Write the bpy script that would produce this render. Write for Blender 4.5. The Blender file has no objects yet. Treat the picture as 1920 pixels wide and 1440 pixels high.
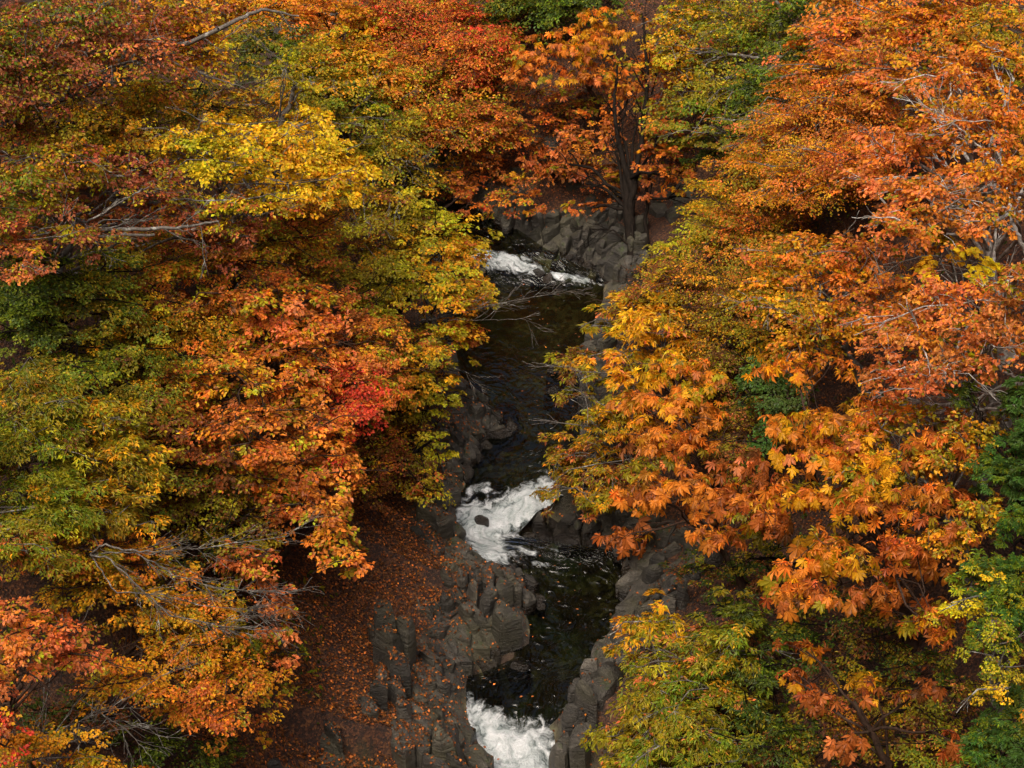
import bpy, math, random
import numpy as np
from mathutils import Vector, Matrix
from mathutils.bvhtree import BVHTree

R = math.radians
rng = np.random.default_rng(7)
random.seed(7)
sc = bpy.context.scene
COL = sc.collection

# ------------------------------------------------------------------ camera, sky, sun, exposure
PITCH = 28.0
HFOV = 32.0
CAMZ = 26.0
cam_d = bpy.data.cameras.new("camera")
cam = bpy.data.objects.new("camera", cam_d)
COL.objects.link(cam)
cam.location = (0, 0, CAMZ)
cam.rotation_euler = (R(90 - PITCH), 0, 0)
cam_d.sensor_fit = 'HORIZONTAL'
cam_d.angle = R(HFOV)
cam_d.clip_end = 3000
sc.camera = cam

SUN_EL, SUN_AZ = 58.0, 205.0       # azimuth measured clockwise from +Y (where the camera looks)
world = bpy.data.worlds.new("World")
sc.world = world
world.use_nodes = True
wn = world.node_tree
bg = wn.nodes["Background"]
sky = wn.nodes.new("ShaderNodeTexSky")
sky.sky_type = 'NISHITA'
sky.sun_disc = False
sky.sun_elevation = R(SUN_EL)
sky.sun_rotation = R(SUN_AZ)
sky.air_density = 0.7
sky.dust_density = 8.0
sky.ozone_density = 0.3
wn.links.new(sky.outputs[0], bg.inputs[0])
bg.inputs[1].default_value = 0.13

sun_d = bpy.data.lights.new("sun", 'SUN')
sun_d.energy = 1.3
sun_d.angle = R(34)
sun_d.color = (1.0, 0.92, 0.80)
sun = bpy.data.objects.new("sun", sun_d)
COL.objects.link(sun)
_sd = Vector((math.sin(R(SUN_AZ)) * math.cos(R(SUN_EL)), math.cos(R(SUN_AZ)) * math.cos(R(SUN_EL)), math.sin(R(SUN_EL))))
sun.rotation_euler = _sd.to_track_quat('Z', 'Y').to_euler()

sc.view_settings.view_transform = 'Standard'
sc.view_settings.look = 'None'
sc.view_settings.exposure = 0.52
sc.view_settings.gamma = 1.0
sc.render.engine = 'CYCLES'
sc.cycles.use_denoising = True
sc.cycles.max_bounces = 6
sc.cycles.diffuse_bounces = 3
sc.cycles.glossy_bounces = 2
sc.cycles.transmission_bounces = 3
sc.cycles.transparent_max_bounces = 8
sc.cycles.caustics_reflective = False
sc.cycles.caustics_refractive = False

# ------------------------------------------------------------------ survey helpers: where a sight line of the photo meets the land
F = 960.0 / math.tan(R(HFOV / 2))
fw = np.array([0, math.cos(R(PITCH)), -math.sin(R(PITCH))])
up = np.array([0, math.sin(R(PITCH)), math.cos(R(PITCH))])
rt = np.array([1.0, 0, 0])
CAM = np.array([0, 0, CAMZ])

def ray(u, v):
    return fw + rt * ((u - 960.0) / F) + up * ((720.0 - v) / F)

def at_z(u, v, z):
    d = ray(u, v)
    return CAM + d * ((z - CAMZ) / d[2])

def project(P):
    q = P - CAM
    t = q @ fw
    return 960 + F * (q @ rt) / t, 720 - F * (q @ up) / t, t

def smooth(a, b, x):
    t = np.clip((x - a) / (b - a), 0, 1)
    return t * t * (3 - 2 * t)

def nrm(a):
    return a / np.maximum(np.linalg.norm(a, axis=-1, keepdims=True), 1e-9)

# value noise (numpy)
_perm = rng.permutation(512)
_val = rng.random(512)
def _hash(i, j, k):
    return _val[(_perm[(_perm[(_perm[i & 511] + j) & 511] + k) & 511]) & 511]
def noise(P, s=1.0, octaves=2):
    P = np.asarray(P, float) * s
    out = np.zeros(P.shape[0]); amp = 1.0; tot = 0
    for o in range(octaves):
        Q = P * 2 ** o + 17.3 * o
        I = np.floor(Q).astype(int); f = Q - I; f = f * f * (3 - 2 * f)
        acc = 0
        for a in (0, 1):
            for b in (0, 1):
                for c in (0, 1):
                    w = (f[:, 0] if a else 1 - f[:, 0]) * (f[:, 1] if b else 1 - f[:, 1]) * (f[:, 2] if c else 1 - f[:, 2])
                    acc = acc + w * _hash(I[:, 0] + a, I[:, 1] + b, I[:, 2] + c)
        out += amp * acc; tot += amp; amp *= 0.5
    return out / tot * 2 - 1
def noise2(x, y, s=1.0, octaves=2, z=0.0):
    x = np.asarray(x, float); sh = x.shape
    return noise(np.stack([x.ravel(), np.asarray(y, float).ravel(), np.full(x.size, z)], 1), s, octaves).reshape(sh)

# ------------------------------------------------------------------ node helpers
def new_mat(name):
    m = bpy.data.materials.new(name)
    m.use_nodes = True
    nt = m.node_tree
    nt.nodes.clear()
    out = nt.nodes.new("ShaderNodeOutputMaterial")
    return m, nt, out
def N(nt, t, **kw):
    n = nt.nodes.new("ShaderNode" + t)
    for k, v in kw.items():
        setattr(n, k, v)
    return n
def L(nt, a, b):
    nt.links.new(a, b)
def setin(n, **kw):
    for k, v in kw.items():
        n.inputs[k].default_value = v
def ramp(nt, fac, stops, interp='LINEAR'):
    r = N(nt, "ValToRGB")
    r.color_ramp.interpolation = interp
    e = r.color_ramp.elements
    while len(e) < len(stops):
        e.new(0.5)
    for el, (p, c) in zip(e, stops):
        el.position = p
        el.color = (c[0], c[1], c[2], 1) if not isinstance(c, (int, float)) else (c, c, c, 1)
    L(nt, fac, r.inputs[0])
    return r.outputs[0]
def tex_noise(nt, vec, scale, detail=4, rough=0.55):
    n = N(nt, "TexNoise")
    setin(n, Scale=scale, Detail=detail, Roughness=rough)
    if vec is not None:
        L(nt, vec, n.inputs["Vector"])
    return n.outputs["Fac"]
def mixc(nt, fac, a, b, mode='MIX'):
    m = N(nt, "Mix", data_type='RGBA', blend_type=mode)
    for s, x in ((m.inputs[0], fac), (m.inputs[6], a), (m.inputs[7], b)):
        if isinstance(x, (int, float)):
            s.default_value = x
        elif isinstance(x, tuple):
            s.default_value = (x[0], x[1], x[2], 1)
        else:
            L(nt, x, s)
    return m.outputs[2]
def math_n(nt, op, a, b=None, clamp=False):
    m = N(nt, "Math", operation=op, use_clamp=clamp)
    for s, x in zip(m.inputs, (a, b)):
        if x is None:
            continue
        if isinstance(x, (int, float)):
            s.default_value = x
        else:
            L(nt, x, s)
    return m.outputs[0]
def attr(nt, name, out="Fac"):
    a = N(nt, "Attribute", attribute_name=name)
    return a.outputs[out]
def obj_coord(nt):
    return N(nt, "NewGeometry").outputs["Position"]
def bump(nt, h, strength, dist):
    b = N(nt, "Bump")
    setin(b, Strength=strength, Distance=dist)
    L(nt, h, b.inputs["Height"])
    return b.outputs[0]

# ------------------------------------------------------------------ materials
def mat_foliage():
    m, nt, out = new_mat("autumn_leaf")
    c = attr(nt, "Col", "Color")
    d = N(nt, "BsdfDiffuse"); L(nt, c, d.inputs[0])
    t = N(nt, "BsdfTranslucent")
    L(nt, mixc(nt, 0.35, c, (0.9, 0.75, 0.3), 'MULTIPLY'), t.inputs[0])
    g = N(nt, "BsdfGlossy"); setin(g, Roughness=0.45); g.inputs[0].default_value = (0.9, 0.92, 1, 1)
    a = N(nt, "MixShader"); a.inputs[0].default_value = 0.36
    L(nt, d.outputs[0], a.inputs[1]); L(nt, t.outputs[0], a.inputs[2])
    b = N(nt, "MixShader"); b.inputs[0].default_value = 0.012
    L(nt, a.outputs[0], b.inputs[1]); L(nt, g.outputs[0], b.inputs[2])
    L(nt, b.outputs[0], out.inputs[0])
    return m

def mat_litter():
    m, nt, out = new_mat("fallen_leaf")
    c = attr(nt, "Col", "Color")
    p = N(nt, "BsdfPrincipled"); setin(p, Roughness=0.6)
    p.inputs["Specular IOR Level"].default_value = 0.25
    L(nt, c, p.inputs["Base Color"])
    L(nt, p.outputs[0], out.inputs[0])
    return m

def mat_bark(name, dark, light, lichen, amount):
    m, nt, out = new_mat(name)
    pos = obj_coord(nt)
    mp = N(nt, "Mapping"); mp.inputs["Scale"].default_value = (1, 1, 0.35); L(nt, pos, mp.inputs[0])
    n1 = tex_noise(nt, mp.outputs[0], 14, 6, 0.65)
    n2 = tex_noise(nt, pos, 5, 4, 0.6)
    base = ramp(nt, n1, [(0.3, dark), (0.7, light)])
    lich = ramp(nt, n2, [(amount, 0.0), (amount + 0.08, 1.0)])
    col = mixc(nt, lich, base, lichen)
    p = N(nt, "BsdfPrincipled"); setin(p, Roughness=0.9); p.inputs["Specular IOR Level"].default_value = 0.12
    L(nt, col, p.inputs["Base Color"])
    L(nt, bump(nt, n1, 0.6, 0.03), p.inputs["Normal"])
    L(nt, p.outputs[0], out.inputs[0])
    return m

def rock_color(nt, pos):
    n1 = tex_noise(nt, pos, 2.2, 8, 0.68)
    n2 = tex_noise(nt, pos, 14, 6, 0.75)
    n3 = tex_noise(nt, pos, 0.9, 4, 0.6)
    mp = N(nt, "Mapping"); mp.inputs["Rotation"].default_value = (0.5, 0.35, 0.6); mp.inputs["Scale"].default_value = (0.8, 0.8, 7.0); L(nt, pos, mp.inputs[0])
    st = tex_noise(nt, mp.outputs[0], 2.0, 5, 0.65)
    c = ramp(nt, n1, [(0.3, (0.020, 0.017, 0.014)), (0.5, (0.060, 0.054, 0.043)), (0.72, (0.15, 0.136, 0.108))])
    c = mixc(nt, ramp(nt, n2, [(0.38, 0.0), (0.7, 0.6)]), c, (0.050, 0.043, 0.032))
    c = mixc(nt, ramp(nt, st, [(0.48, 0.0), (0.62, 0.55)]), c, (0.028, 0.024, 0.019))
    # olive algae film, a few pale lichen scabs
    c = mixc(nt, ramp(nt, n3, [(0.45, 0.0), (0.62, 0.5)]), c, (0.072, 0.066, 0.030))
    li = tex_noise(nt, pos, 5.5, 5, 0.7)
    c = mixc(nt, ramp(nt, li, [(0.66, 0.0), (0.70, 0.6)]), c, (0.24, 0.23, 0.19))
    return c, n1, n2, st

def mat_rock():
    m, nt, out = new_mat("river_rock")
    pos = obj_coord(nt)
    c, n1, n2, st = rock_color(nt, pos)
    # each stone its own tone
    oi = N(nt, "ObjectInfo")
    tone = ramp(nt, oi.outputs["Random"], [(0, 0.6), (0.6, 1.0), (1, 1.45)])
    c = mixc(nt, 1.0, c, tone, 'MULTIPLY')
    # moss cushions on a few upward faces
    nm = tex_noise(nt, pos, 1.7, 6, 0.75)
    geo = N(nt, "NewGeometry")
    sx = N(nt, "SeparateXYZ"); L(nt, geo.outputs["Normal"], sx.inputs[0])
    ms = math_n(nt, 'MULTIPLY', ramp(nt, nm, [(0.57, 0.0), (0.64, 1.0)]), math_n(nt, 'MAXIMUM', sx.outputs[2], 0.15))
    c = mixc(nt, ms, c, (0.035, 0.05, 0.010))
    # wet margin along the water
    wet = attr(nt, "wet")
    wet = ramp(nt, math_n(nt, 'ADD', wet, math_n(nt, 'MULTIPLY', math_n(nt, 'SUBTRACT', n1, 0.5), 0.9)), [(0.35, 0.0), (0.6, 1.0)])
    c = mixc(nt, wet, c, mixc(nt, 1.0, c, (0.34, 0.28, 0.24), 'MULTIPLY'))
    p = N(nt, "BsdfPrincipled")
    L(nt, c, p.inputs["Base Color"])
    rg = ramp(nt, n1, [(0.3, 0.45), (0.7, 0.8)])
    L(nt, mixc(nt, wet, rg, (0.16, 0.16, 0.16)), p.inputs["Roughness"])
    h = math_n(nt, 'ADD', math_n(nt, 'MULTIPLY', n2, 0.45), math_n(nt, 'MULTIPLY', n1, 1.3))
    h = math_n(nt, 'ADD', h, math_n(nt, 'MULTIPLY', st, 0.9))
    L(nt, bump(nt, h, 0.9, 0.11), p.inputs["Normal"])
    L(nt, p.outputs[0], out.inputs[0])
    return m

def mat_ground():
    m, nt, out = new_mat("forest_floor")
    pos = obj_coord(nt)
    # leaf litter: leaf sized cells with their own tint
    vo = N(nt, "TexVoronoi"); setin(vo, Scale=21.0); L(nt, pos, vo.inputs["Vector"])
    sp = N(nt, "SeparateColor"); L(nt, vo.outputs["Color"], sp.inputs[0])
    lit = ramp(nt, sp.outputs[0], [(0.0, (0.016, 0.008, 0.005)), (0.4, (0.05, 0.019, 0.009)), (0.75, (0.10, 0.036, 0.014)), (1.0, (0.19, 0.075, 0.022))])
    big = tex_noise(nt, pos, 0.8, 4, 0.6)
    lit = mixc(nt, ramp(nt, big, [(0.42, 0.0), (0.7, 0.65)]), lit, (0.016, 0.009, 0.006))
    gr = tex_noise(nt, pos, 0.45, 4, 0.65)
    lit = mixc(nt, ramp(nt, gr, [(0.60, 0.0), (0.72, 0.5)]), lit, (0.03, 0.045, 0.012))
    rc, n1, n2, st = rock_color(nt, pos)
    # river bed: pebbles
    pb = N(nt, "TexVoronoi"); setin(pb, Scale=7.0); L(nt, pos, pb.inputs["Vector"])
    sp2 = N(nt, "SeparateColor"); L(nt, pb.outputs["Color"], sp2.inputs[0])
    bn = tex_noise(nt, pos, 0.55, 3, 0.5)
    bed = ramp(nt, sp2.outputs[0], [(0.0, (0.04, 0.030, 0.014)), (0.6, (0.15, 0.115, 0.05)), (1.0, (0.30, 0.25, 0.13))])
    bed = mixc(nt, ramp(nt, bn, [(0.4, 0.0), (0.6, 0.8)]), bed, (0.05, 0.085, 0.05))
    bed = mixc(nt, ramp(nt, tex_noise(nt, pos, 1.1, 3, 0.5), [(0.45, 0.0), (0.6, 0.85)]), bed, (0.05, 0.022, 0.014))
    col = mixc(nt, attr(nt, "rock"), lit, rc)
    col = mixc(nt, attr(nt, "bed"), col, bed)
    p = N(nt, "BsdfPrincipled"); setin(p, Roughness=0.85)
    L(nt, col, p.inputs["Base Color"])
    h = math_n(nt, 'ADD', math_n(nt, 'MULTIPLY', vo.outputs["Distance"], 0.6), n2)
    L(nt, bump(nt, h, 0.7, 0.06), p.inputs["Normal"])
    L(nt, p.outputs[0], out.inputs[0])
    return m

def mat_water():
    m, nt, out = new_mat("river_water")
    fl = N(nt, "Combine" "XYZ")
    L(nt, attr(nt, "along"), fl.inputs[0]); L(nt, attr(nt, "across"), fl.inputs[1])
    mp = N(nt, "Mapping"); mp.inputs["Scale"].default_value = (0.55, 1.3, 1); L(nt, fl.outputs[0], mp.inputs[0])
    pos = obj_coord(nt)
    wq = N(nt, "TexNoise"); setin(wq, Scale=0.9, Detail=2.0); L(nt, pos, wq.inputs["Vector"])
    vq = N(nt, "VectorMath", operation='MULTIPLY_ADD'); L(nt, wq.outputs["Color"], vq.inputs[0]); vq.inputs[1].default_value = (1.6, 1.6, 0); L(nt, mp.outputs[0], vq.inputs[2])
    rip = tex_noise(nt, vq.outputs[0], 3.4, 1.2, 0.5)
    rip2 = tex_noise(nt, pos, 7.0, 1, 0.5)
    chop = attr(nt, "chop")
    h = math_n(nt, 'ADD', math_n(nt, 'MULTIPLY', rip, 1.0), math_n(nt, 'MULTIPLY', rip2, 0.12))
    h = math_n(nt, 'MULTIPLY', h, chop)
    nb = bump(nt, h, 1.0, 0.30)
    tr = N(nt, "BsdfTransparent")
    tr.inputs[0].default_value = (0.29, 0.32, 0.22, 1)
    gl = N(nt, "BsdfGlossy"); setin(gl, Roughness=0.10); L(nt, nb, gl.inputs["Normal"])
    fr = N(nt, "Fresnel"); setin(fr, IOR=1.38); L(nt, nb, fr.inputs["Normal"])
    w = N(nt, "MixShader"); L(nt, fr.outputs[0], w.inputs[0])
    L(nt, tr.outputs[0], w.inputs[1]); L(nt, gl.outputs[0], w.inputs[2])
    # white water: torn along the flow
    mf = N(nt, "Mapping"); mf.inputs["Scale"].default_value = (0.75, 1.0, 1); L(nt, fl.outputs[0], mf.inputs[0])
    wp = N(nt, "TexNoise"); setin(wp, Scale=1.8, Detail=3.0); L(nt, pos, wp.inputs["Vector"])
    vm = N(nt, "VectorMath", operation='MULTIPLY_ADD'); L(nt, wp.outputs["Color"], vm.inputs[0]); vm.inputs[1].default_value = (1.1, 1.1, 0); L(nt, mf.outputs[0], vm.inputs[2])
    fn = tex_noise(nt, vm.outputs[0], 3.2, 8, 0.66)
    fn2 = tex_noise(nt, pos, 9.0, 5, 0.6)
    f = math_n(nt, 'ADD', attr(nt, "foam"), math_n(nt, 'MULTIPLY', math_n(nt, 'SUBTRACT', fn, 0.5), 2.6))
    f = math_n(nt, 'ADD', f, math_n(nt, 'MULTIPLY', math_n(nt, 'SUBTRACT', fn2, 0.5), 0.5))
    f = ramp(nt, f, [(0.36, 0.0), (0.62, 0.35), (0.85, 0.8), (1.1 / 1.1, 1.0)])
    f = math_n(nt, 'MULTIPLY', f, ramp(nt, attr(nt, "foam"), [(0.10, 0.0), (0.34, 1.0)]))
    fc = mixc(nt, ramp(nt, fn, [(0.36, 0.0), (0.66, 1.0)]), (0.30, 0.37, 0.36), (0.84, 0.86, 0.87))
    fd = N(nt, "BsdfPrincipled"); setin(fd, Roughness=0.7); L(nt, fc, fd.inputs["Base Color"])
    hb = bump(nt, math_n(nt, 'ADD', fn, math_n(nt, 'MULTIPLY', fn2, 0.4)), 0.9, 0.3)
    L(nt, hb, fd.inputs["Normal"])
    o = N(nt, "MixShader"); L(nt, f, o.inputs[0]); L(nt, w.outputs[0], o.inputs[1]); L(nt, fd.outputs[0], o.inputs[2])
    L(nt, o.outputs[0], out.inputs[0])
    return m

M_LEAF = mat_foliage()
M_LITTER = mat_litter()
M_ROCK = mat_rock()
M_GROUND = mat_ground()
M_WATER = mat_water()
BARK = {
    'dark': mat_bark("dark_bark", (0.005, 0.004, 0.003), (0.020, 0.014, 0.010), (0.03, 0.03, 0.018), 0.70),
    'brown': mat_bark("brown_bark", (0.022, 0.014, 0.010), (0.085, 0.05, 0.034), (0.05, 0.055, 0.025), 0.62),
    'grey': mat_bark("grey_bark", (0.06, 0.052, 0.043), (0.19, 0.17, 0.145), (0.34, 0.33, 0.29), 0.56),
    'pale': mat_bark("pale_bark", (0.14, 0.12, 0.10), (0.36, 0.33, 0.29), (0.55, 0.53, 0.48), 0.50),
}

# ------------------------------------------------------------------ mesh helpers
def mesh_obj(name, V, T, mat, parent=None, cols=None, smooth_sh=False):
    me = bpy.data.meshes.new(name)
    V = np.ascontiguousarray(V, np.float32); T = np.ascontiguousarray(T, np.int32)
    k = T.shape[1]
    me.vertices.add(len(V)); me.vertices.foreach_set("co", V.ravel())
    me.loops.add(T.size); me.loops.foreach_set("vertex_index", T.ravel())
    me.polygons.add(len(T)); me.polygons.foreach_set("loop_start", np.arange(0, T.size, k, dtype=np.int32))
    if smooth_sh:
        me.polygons.foreach_set("use_smooth", np.ones(len(T), bool))
    else:
        me.polygons.foreach_set("use_smooth", np.zeros(len(T), bool))
    if cols is not None:
        a = me.attributes.new("Col", 'FLOAT_COLOR', 'POINT')
        c4 = np.ones((len(V), 4), np.float32); c4[:, :3] = cols
        a.data.foreach_set("color", c4.ravel())
    me.update(calc_edges=True)
    me.materials.append(mat)
    o = bpy.data.objects.new(name, me)
    COL.objects.link(o)
    if parent is not None:
        o.parent = parent
        o.matrix_parent_inverse = Matrix.Translation(-parent.location)
    return o
def fattr(o, name, vals):
    a = o.data.attributes.new(name, 'FLOAT', 'POINT')
    a.data.foreach_set("value", np.ascontiguousarray(vals, np.float32))
def empty(name, loc, label, cat, group=None):
    o = bpy.data.objects.new(name, None)
    COL.objects.link(o)
    o.location = Vector([float(a) for a in loc])
    o.empty_display_size = 0.3
    o["label"] = label; o["category"] = cat
    if group:
        o["group"] = group
    return o

class Geo:
    """collects triangles"""
    def __init__(s):
        s.V = []; s.T = []; s.C = []; s.n = 0
    def add(s, V, T, C=None):
        s.V.append(V); s.T.append(np.asarray(T) + s.n); s.n += len(V)
        if C is not None:
            s.C.append(C)
    def build(s, name, mat, parent=None, smooth_sh=False):
        if not s.V:
            return None
        return mesh_obj(name, np.concatenate(s.V), np.concatenate(s.T), mat, parent, np.concatenate(s.C) if s.C else None, smooth_sh)

def tube(P, r, sides=7):
    P = np.asarray(P, float); r = np.asarray(r, float); n = len(P)
    t = nrm(np.gradient(P, axis=0))
    a = np.array([0.31, 0.77, 0.55])
    b = nrm(np.cross(t, a)); c = np.cross(t, b)
    th = np.arange(sides) * 2 * math.pi / sides
    V = (P[:, None] + r[:, None, None] * (np.cos(th)[None, :, None] * b[:, None] + np.sin(th)[None, :, None] * c[:, None])).reshape(-1, 3)
    i = np.arange(n - 1)[:, None]; j = np.arange(sides)[None]
    a0 = i * sides + j; a1 = i * sides + (j + 1) % sides
    q = np.stack([a0, a1, a1 + sides, a0 + sides], -1).reshape(-1, 4)
    return V, np.concatenate([q[:, [0, 1, 2]], q[:, [0, 2, 3]]])
def sticks(A, B, r0, r1):
    """many 3-sided tapered twigs"""
    n = len(A)
    t = nrm(B - A); b = nrm(np.cross(t, np.array([0.21, 0.57, 0.79]))); c = np.cross(t, b)
    th = np.arange(3) * 2 * math.pi / 3
    d = np.cos(th)[None, :, None] * b[:, None] + np.sin(th)[None, :, None] * c[:, None]
    r0 = np.broadcast_to(r0, (n,)); r1 = np.broadcast_to(r1, (n,))
    V = np.concatenate([A[:, None] + d * r0[:, None, None], B[:, None] + d * r1[:, None, None]], 1).reshape(-1, 3)
    T = []
    for k in range(3):
        k2 = (k + 1) % 3
        T += [(k, k2, 3 + k2), (k, 3 + k2, 3 + k)]
    T = np.array(T)
    return V, (np.arange(n)[:, None, None] * 6 + T[None]).reshape(-1, 3)
def wiggle_path(A, B, n, amp, sag=0.0):
    A = np.asarray(A, float); B = np.asarray(B, float)
    t = np.linspace(0, 1, n)[:, None]
    P = A + (B - A) * t
    ln = np.linalg.norm(B - A)
    w = np.zeros((n, 3))
    for k in (1, 2, 3):
        w += np.sin(t * math.pi * k + rng.random(3) * 6) * rng.normal(0, 1, 3) / k
    P = P + w * amp * ln * np.sin(t * math.pi)
    P[:, 2] += sag * ln * np.sin(t[:, 0] * math.pi)
    return P

# ------------------------------------------------------------------ the river's course (surveyed edges, water level)
ROWS = [(2600, 880, 1120, -2.6), (1700, 890, 1090, -1.5), (1440, 925, 1042, -0.72), (1400, 895, 1040, -0.52), (1365, 876, 1042, -0.32), (1335, 872, 1050, -0.14),
        (1310, 870, 1068, -0.04), (1285, 872, 1082, 0.0), (1262, 930, 1096, 0.01), (1235, 985, 1108, 0.02), (1190, 992, 1135, 0.04), (1150, 985, 1158, 0.06),
        (1100, 995, 1172, 0.1), (1065, 955, 1170, 0.2), (1035, 890, 1130, 0.35), (1005, 855, 950, 0.6), (965, 852, 985, 0.8), (930, 866, 1028, 1.0),
        (890, 875, 1060, 1.06), (850, 890, 1085, 1.1), (812, 958, 1090, 1.12), (770, 930, 1085, 1.14), (730, 880, 1082, 1.16), (690, 860, 1085, 1.18),
        (620, 850, 1105, 1.2), (560, 850, 1130, 1.22), (537, 850, 1135, 1.26), (512, 855, 1085, 1.5), (490, 850, 1040, 1.8), (470, 830, 1000, 2.05)]
Lp = np.array([at_z(u, v, z) for v, u, _, z in ROWS]); Rp = np.array([at_z(u, v, z) for v, _, u, z in ROWS])
# upstream of the weir the river swings away to the left
ext = [((-5.6, 61.6), (-4.3, 62.6), 2.4), ((-8.0, 65.5), (-6.6, 66.2), 2.9), ((-9.5, 72), (-8, 72.4), 4.0), ((-12, 100), (-10, 100), 9.0)]
Lp = np.concatenate([Lp, [(a[0], a[1], z) for a, b, z in ext]]); Rp = np.concatenate([Rp, [(b[0], b[1], z) for a, b, z in ext]])
NR = 420
kk = np.linspace(0, len(Lp) - 1, len(Lp))
seg = np.concatenate([[0], np.cumsum(np.linalg.norm((Lp + Rp)[1:] / 2 - (Lp + Rp)[:-1] / 2, axis=1))])
ss = np.unique(np.concatenate([np.linspace(0, seg[-1], 150), np.linspace(seg[1], seg[29], NR)]))
def interp3(P):
    return np.stack([np.interp(ss, seg, P[:, i]) for i in range(3)], 1)
Ls, Rs = interp3(Lp), interp3(Rp)
# soften the corners of the banks
ker = np.array([1, 2, 3, 2, 1]) / 9
for A in (Ls, Rs):
    for i in range(3):
        A[2:-2, i] = np.convolve(A[:, i], ker, 'valid')
Cs = (Ls + Rs) / 2
Ws = np.linalg.norm((Rs - Ls)[:, :2], axis=1) / 2
Ts = nrm(np.gradient(Cs[:, :2], axis=0))
DEEP_V = np.interp(ss, seg, np.concatenate([np.array([0.9, 0.8, 0.6, .5, .5, .5, .7, .8, .6, .35, .3, .3, .3, .2, .2, .3, .4, .5, .4, .5, .7, .8, 1.0, 1.1, 1.1, 0.8, .4, .3, .3, .3]), [.4] * 4]))

PL = np.array([(-0.5, -0.12), (0, -0.02), (0.25, 0.42), (0.9, 0.75), (1.8, 1.1), (3, 1.75), (5, 3.0), (9, 6.2), (15, 12.2), (30, 28), (60, 58), (150, 95), (800, 110)])
PR = np.array([(-0.5, -0.12), (0, -0.02), (0.25, 0.45), (0.9, 0.8), (1.8, 1.25), (4, 2.8), (8, 6.0), (15, 12.5), (30, 28), (60, 58), (150, 95), (800, 110)])

def terrain(x, y):
    x = np.asarray(x, float).ravel(); y = np.asarray(y, float).ravel()
    z = np.empty_like(x); dist = np.empty_like(x); side = np.empty_like(x)
    for a in range(0, len(x), 20000):
        b = slice(a, a + 20000)
        dx = x[b, None] - Cs[None, :, 0]; dy = y[b, None] - Cs[None, :, 1]
        d2 = np.sqrt(dx * dx + dy * dy) - Ws[None]
        i = d2.argmin(1)
        r = np.arange(len(i))
        d = d2[r, i]
        s = np.sign(Ts[i, 0] * dy[r, i] - Ts[i, 1] * dx[r, i])
        dn = d + 0.25 * noise2(x[b], y[b], 0.9, 2) * smooth(-0.1, 1.0, d)
        h = np.where(s > 0, np.interp(dn, PL[:, 0], PL[:, 1]), np.interp(dn, PR[:, 0], PR[:, 1]))
        h = np.where(d < 0, -DEEP_V[i] * smooth(0, 0.6, -d) - 0.03, h)
        rough = smooth(0.1, 2.0, d)
        h = h + rough * (0.22 * noise2(x[b], y[b], 0.7, 3) + 0.10 * noise2(x[b], y[b], 2.3, 2)) + smooth(4, 30, d) * 2.0 * noise2(x[b], y[b], 0.07, 2)
        h = h + 0.09 * noise2(x[b], y[b], 2.6, 2) * smooth(0.0, 0.3, -d)
        zw = Cs[i, 2]
        z[b] = zw + h; dist[b] = d; side[b] = zw
    return z, dist, side

# lookup grid
GX0, GX1, GY0, GY1, GS = -60.0, 60.0, 8.0, 120.0, 0.25
gx = np.arange(GX0, GX1 + GS / 2, GS); gy = np.arange(GY0, GY1 + GS / 2, GS)
XX, YY = np.meshgrid(gx, gy, indexing='ij')
_z, _d, _s = terrain(XX, YY)
GZ = _z.reshape(XX.shape); GD = _d.reshape(XX.shape); GW = _s.reshape(XX.shape)
def glook(A, x, y):
    fx = np.clip((np.asarray(x, float) - GX0) / GS, 0, len(gx) - 1.001); fy = np.clip((np.asarray(y, float) - GY0) / GS, 0, len(gy) - 1.001)
    i = fx.astype(int); j = fy.astype(int); a = fx - i; b = fy - j
    return A[i, j] * (1 - a) * (1 - b) + A[i + 1, j] * a * (1 - b) + A[i, j + 1] * (1 - a) * b + A[i + 1, j + 1] * a * b
def gz(x, y):
    return glook(GZ, x, y)
TT = np.linspace(18, 110, 1600)
def meet(u, v, h=0.0):
    """first point of the sight line that comes within h of the ground; returns (point, depth)"""
    P = CAM + ray(u, v)[None] * TT[:, None]
    c = P[:, 2] - gz(P[:, 0], P[:, 1]) - h
    k = np.argmax(c < 0) if (c < 0).any() else len(TT) - 1
    return P[k], TT[k]

def build_ground():
    def axis(lo, hi, core0, core1, step, grow):
        a = list(np.arange(core0, core1 + 1e-6, step)); s = step; x = core1
        while x < hi:
            s *= grow; x += s; a.append(x)
        s = step; x = core0
        while x > lo:
            s *= grow; x -= s; a.insert(0, x)
        return np.array(a)
    xs = axis(-600, 600, -9, 8, 0.19, 1.15); ys = axis(-300, 900, 28, 66, 0.20, 1.15)
    X, Y = np.meshgrid(xs, ys, indexing='ij')
    z, d, s = terrain(X, Y)
    V = np.stack([X.ravel(), Y.ravel(), z], 1)
    nx, ny = len(xs), len(ys)
    i = np.arange(nx - 1)[:, None]; j = np.arange(ny - 1)[None]
    a = i * ny + j
    Q = np.stack([a, a + ny, a + ny + 1, a + 1], -1).reshape(-1, 4)
    o = mesh_obj("ground", V, Q, M_GROUND, smooth_sh=True)
    o["kind"] = "structure"
    nn = noise2(X, Y, 0.5, 3).ravel()
    rockm = smooth(1.7, 0.5, d + 1.0 * nn)
    fattr(o, "rock", rockm)
    fattr(o, "bed", smooth(0.1, -0.1, d))
    return o, V, Q
ground, GV, GQ = build_ground()

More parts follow.
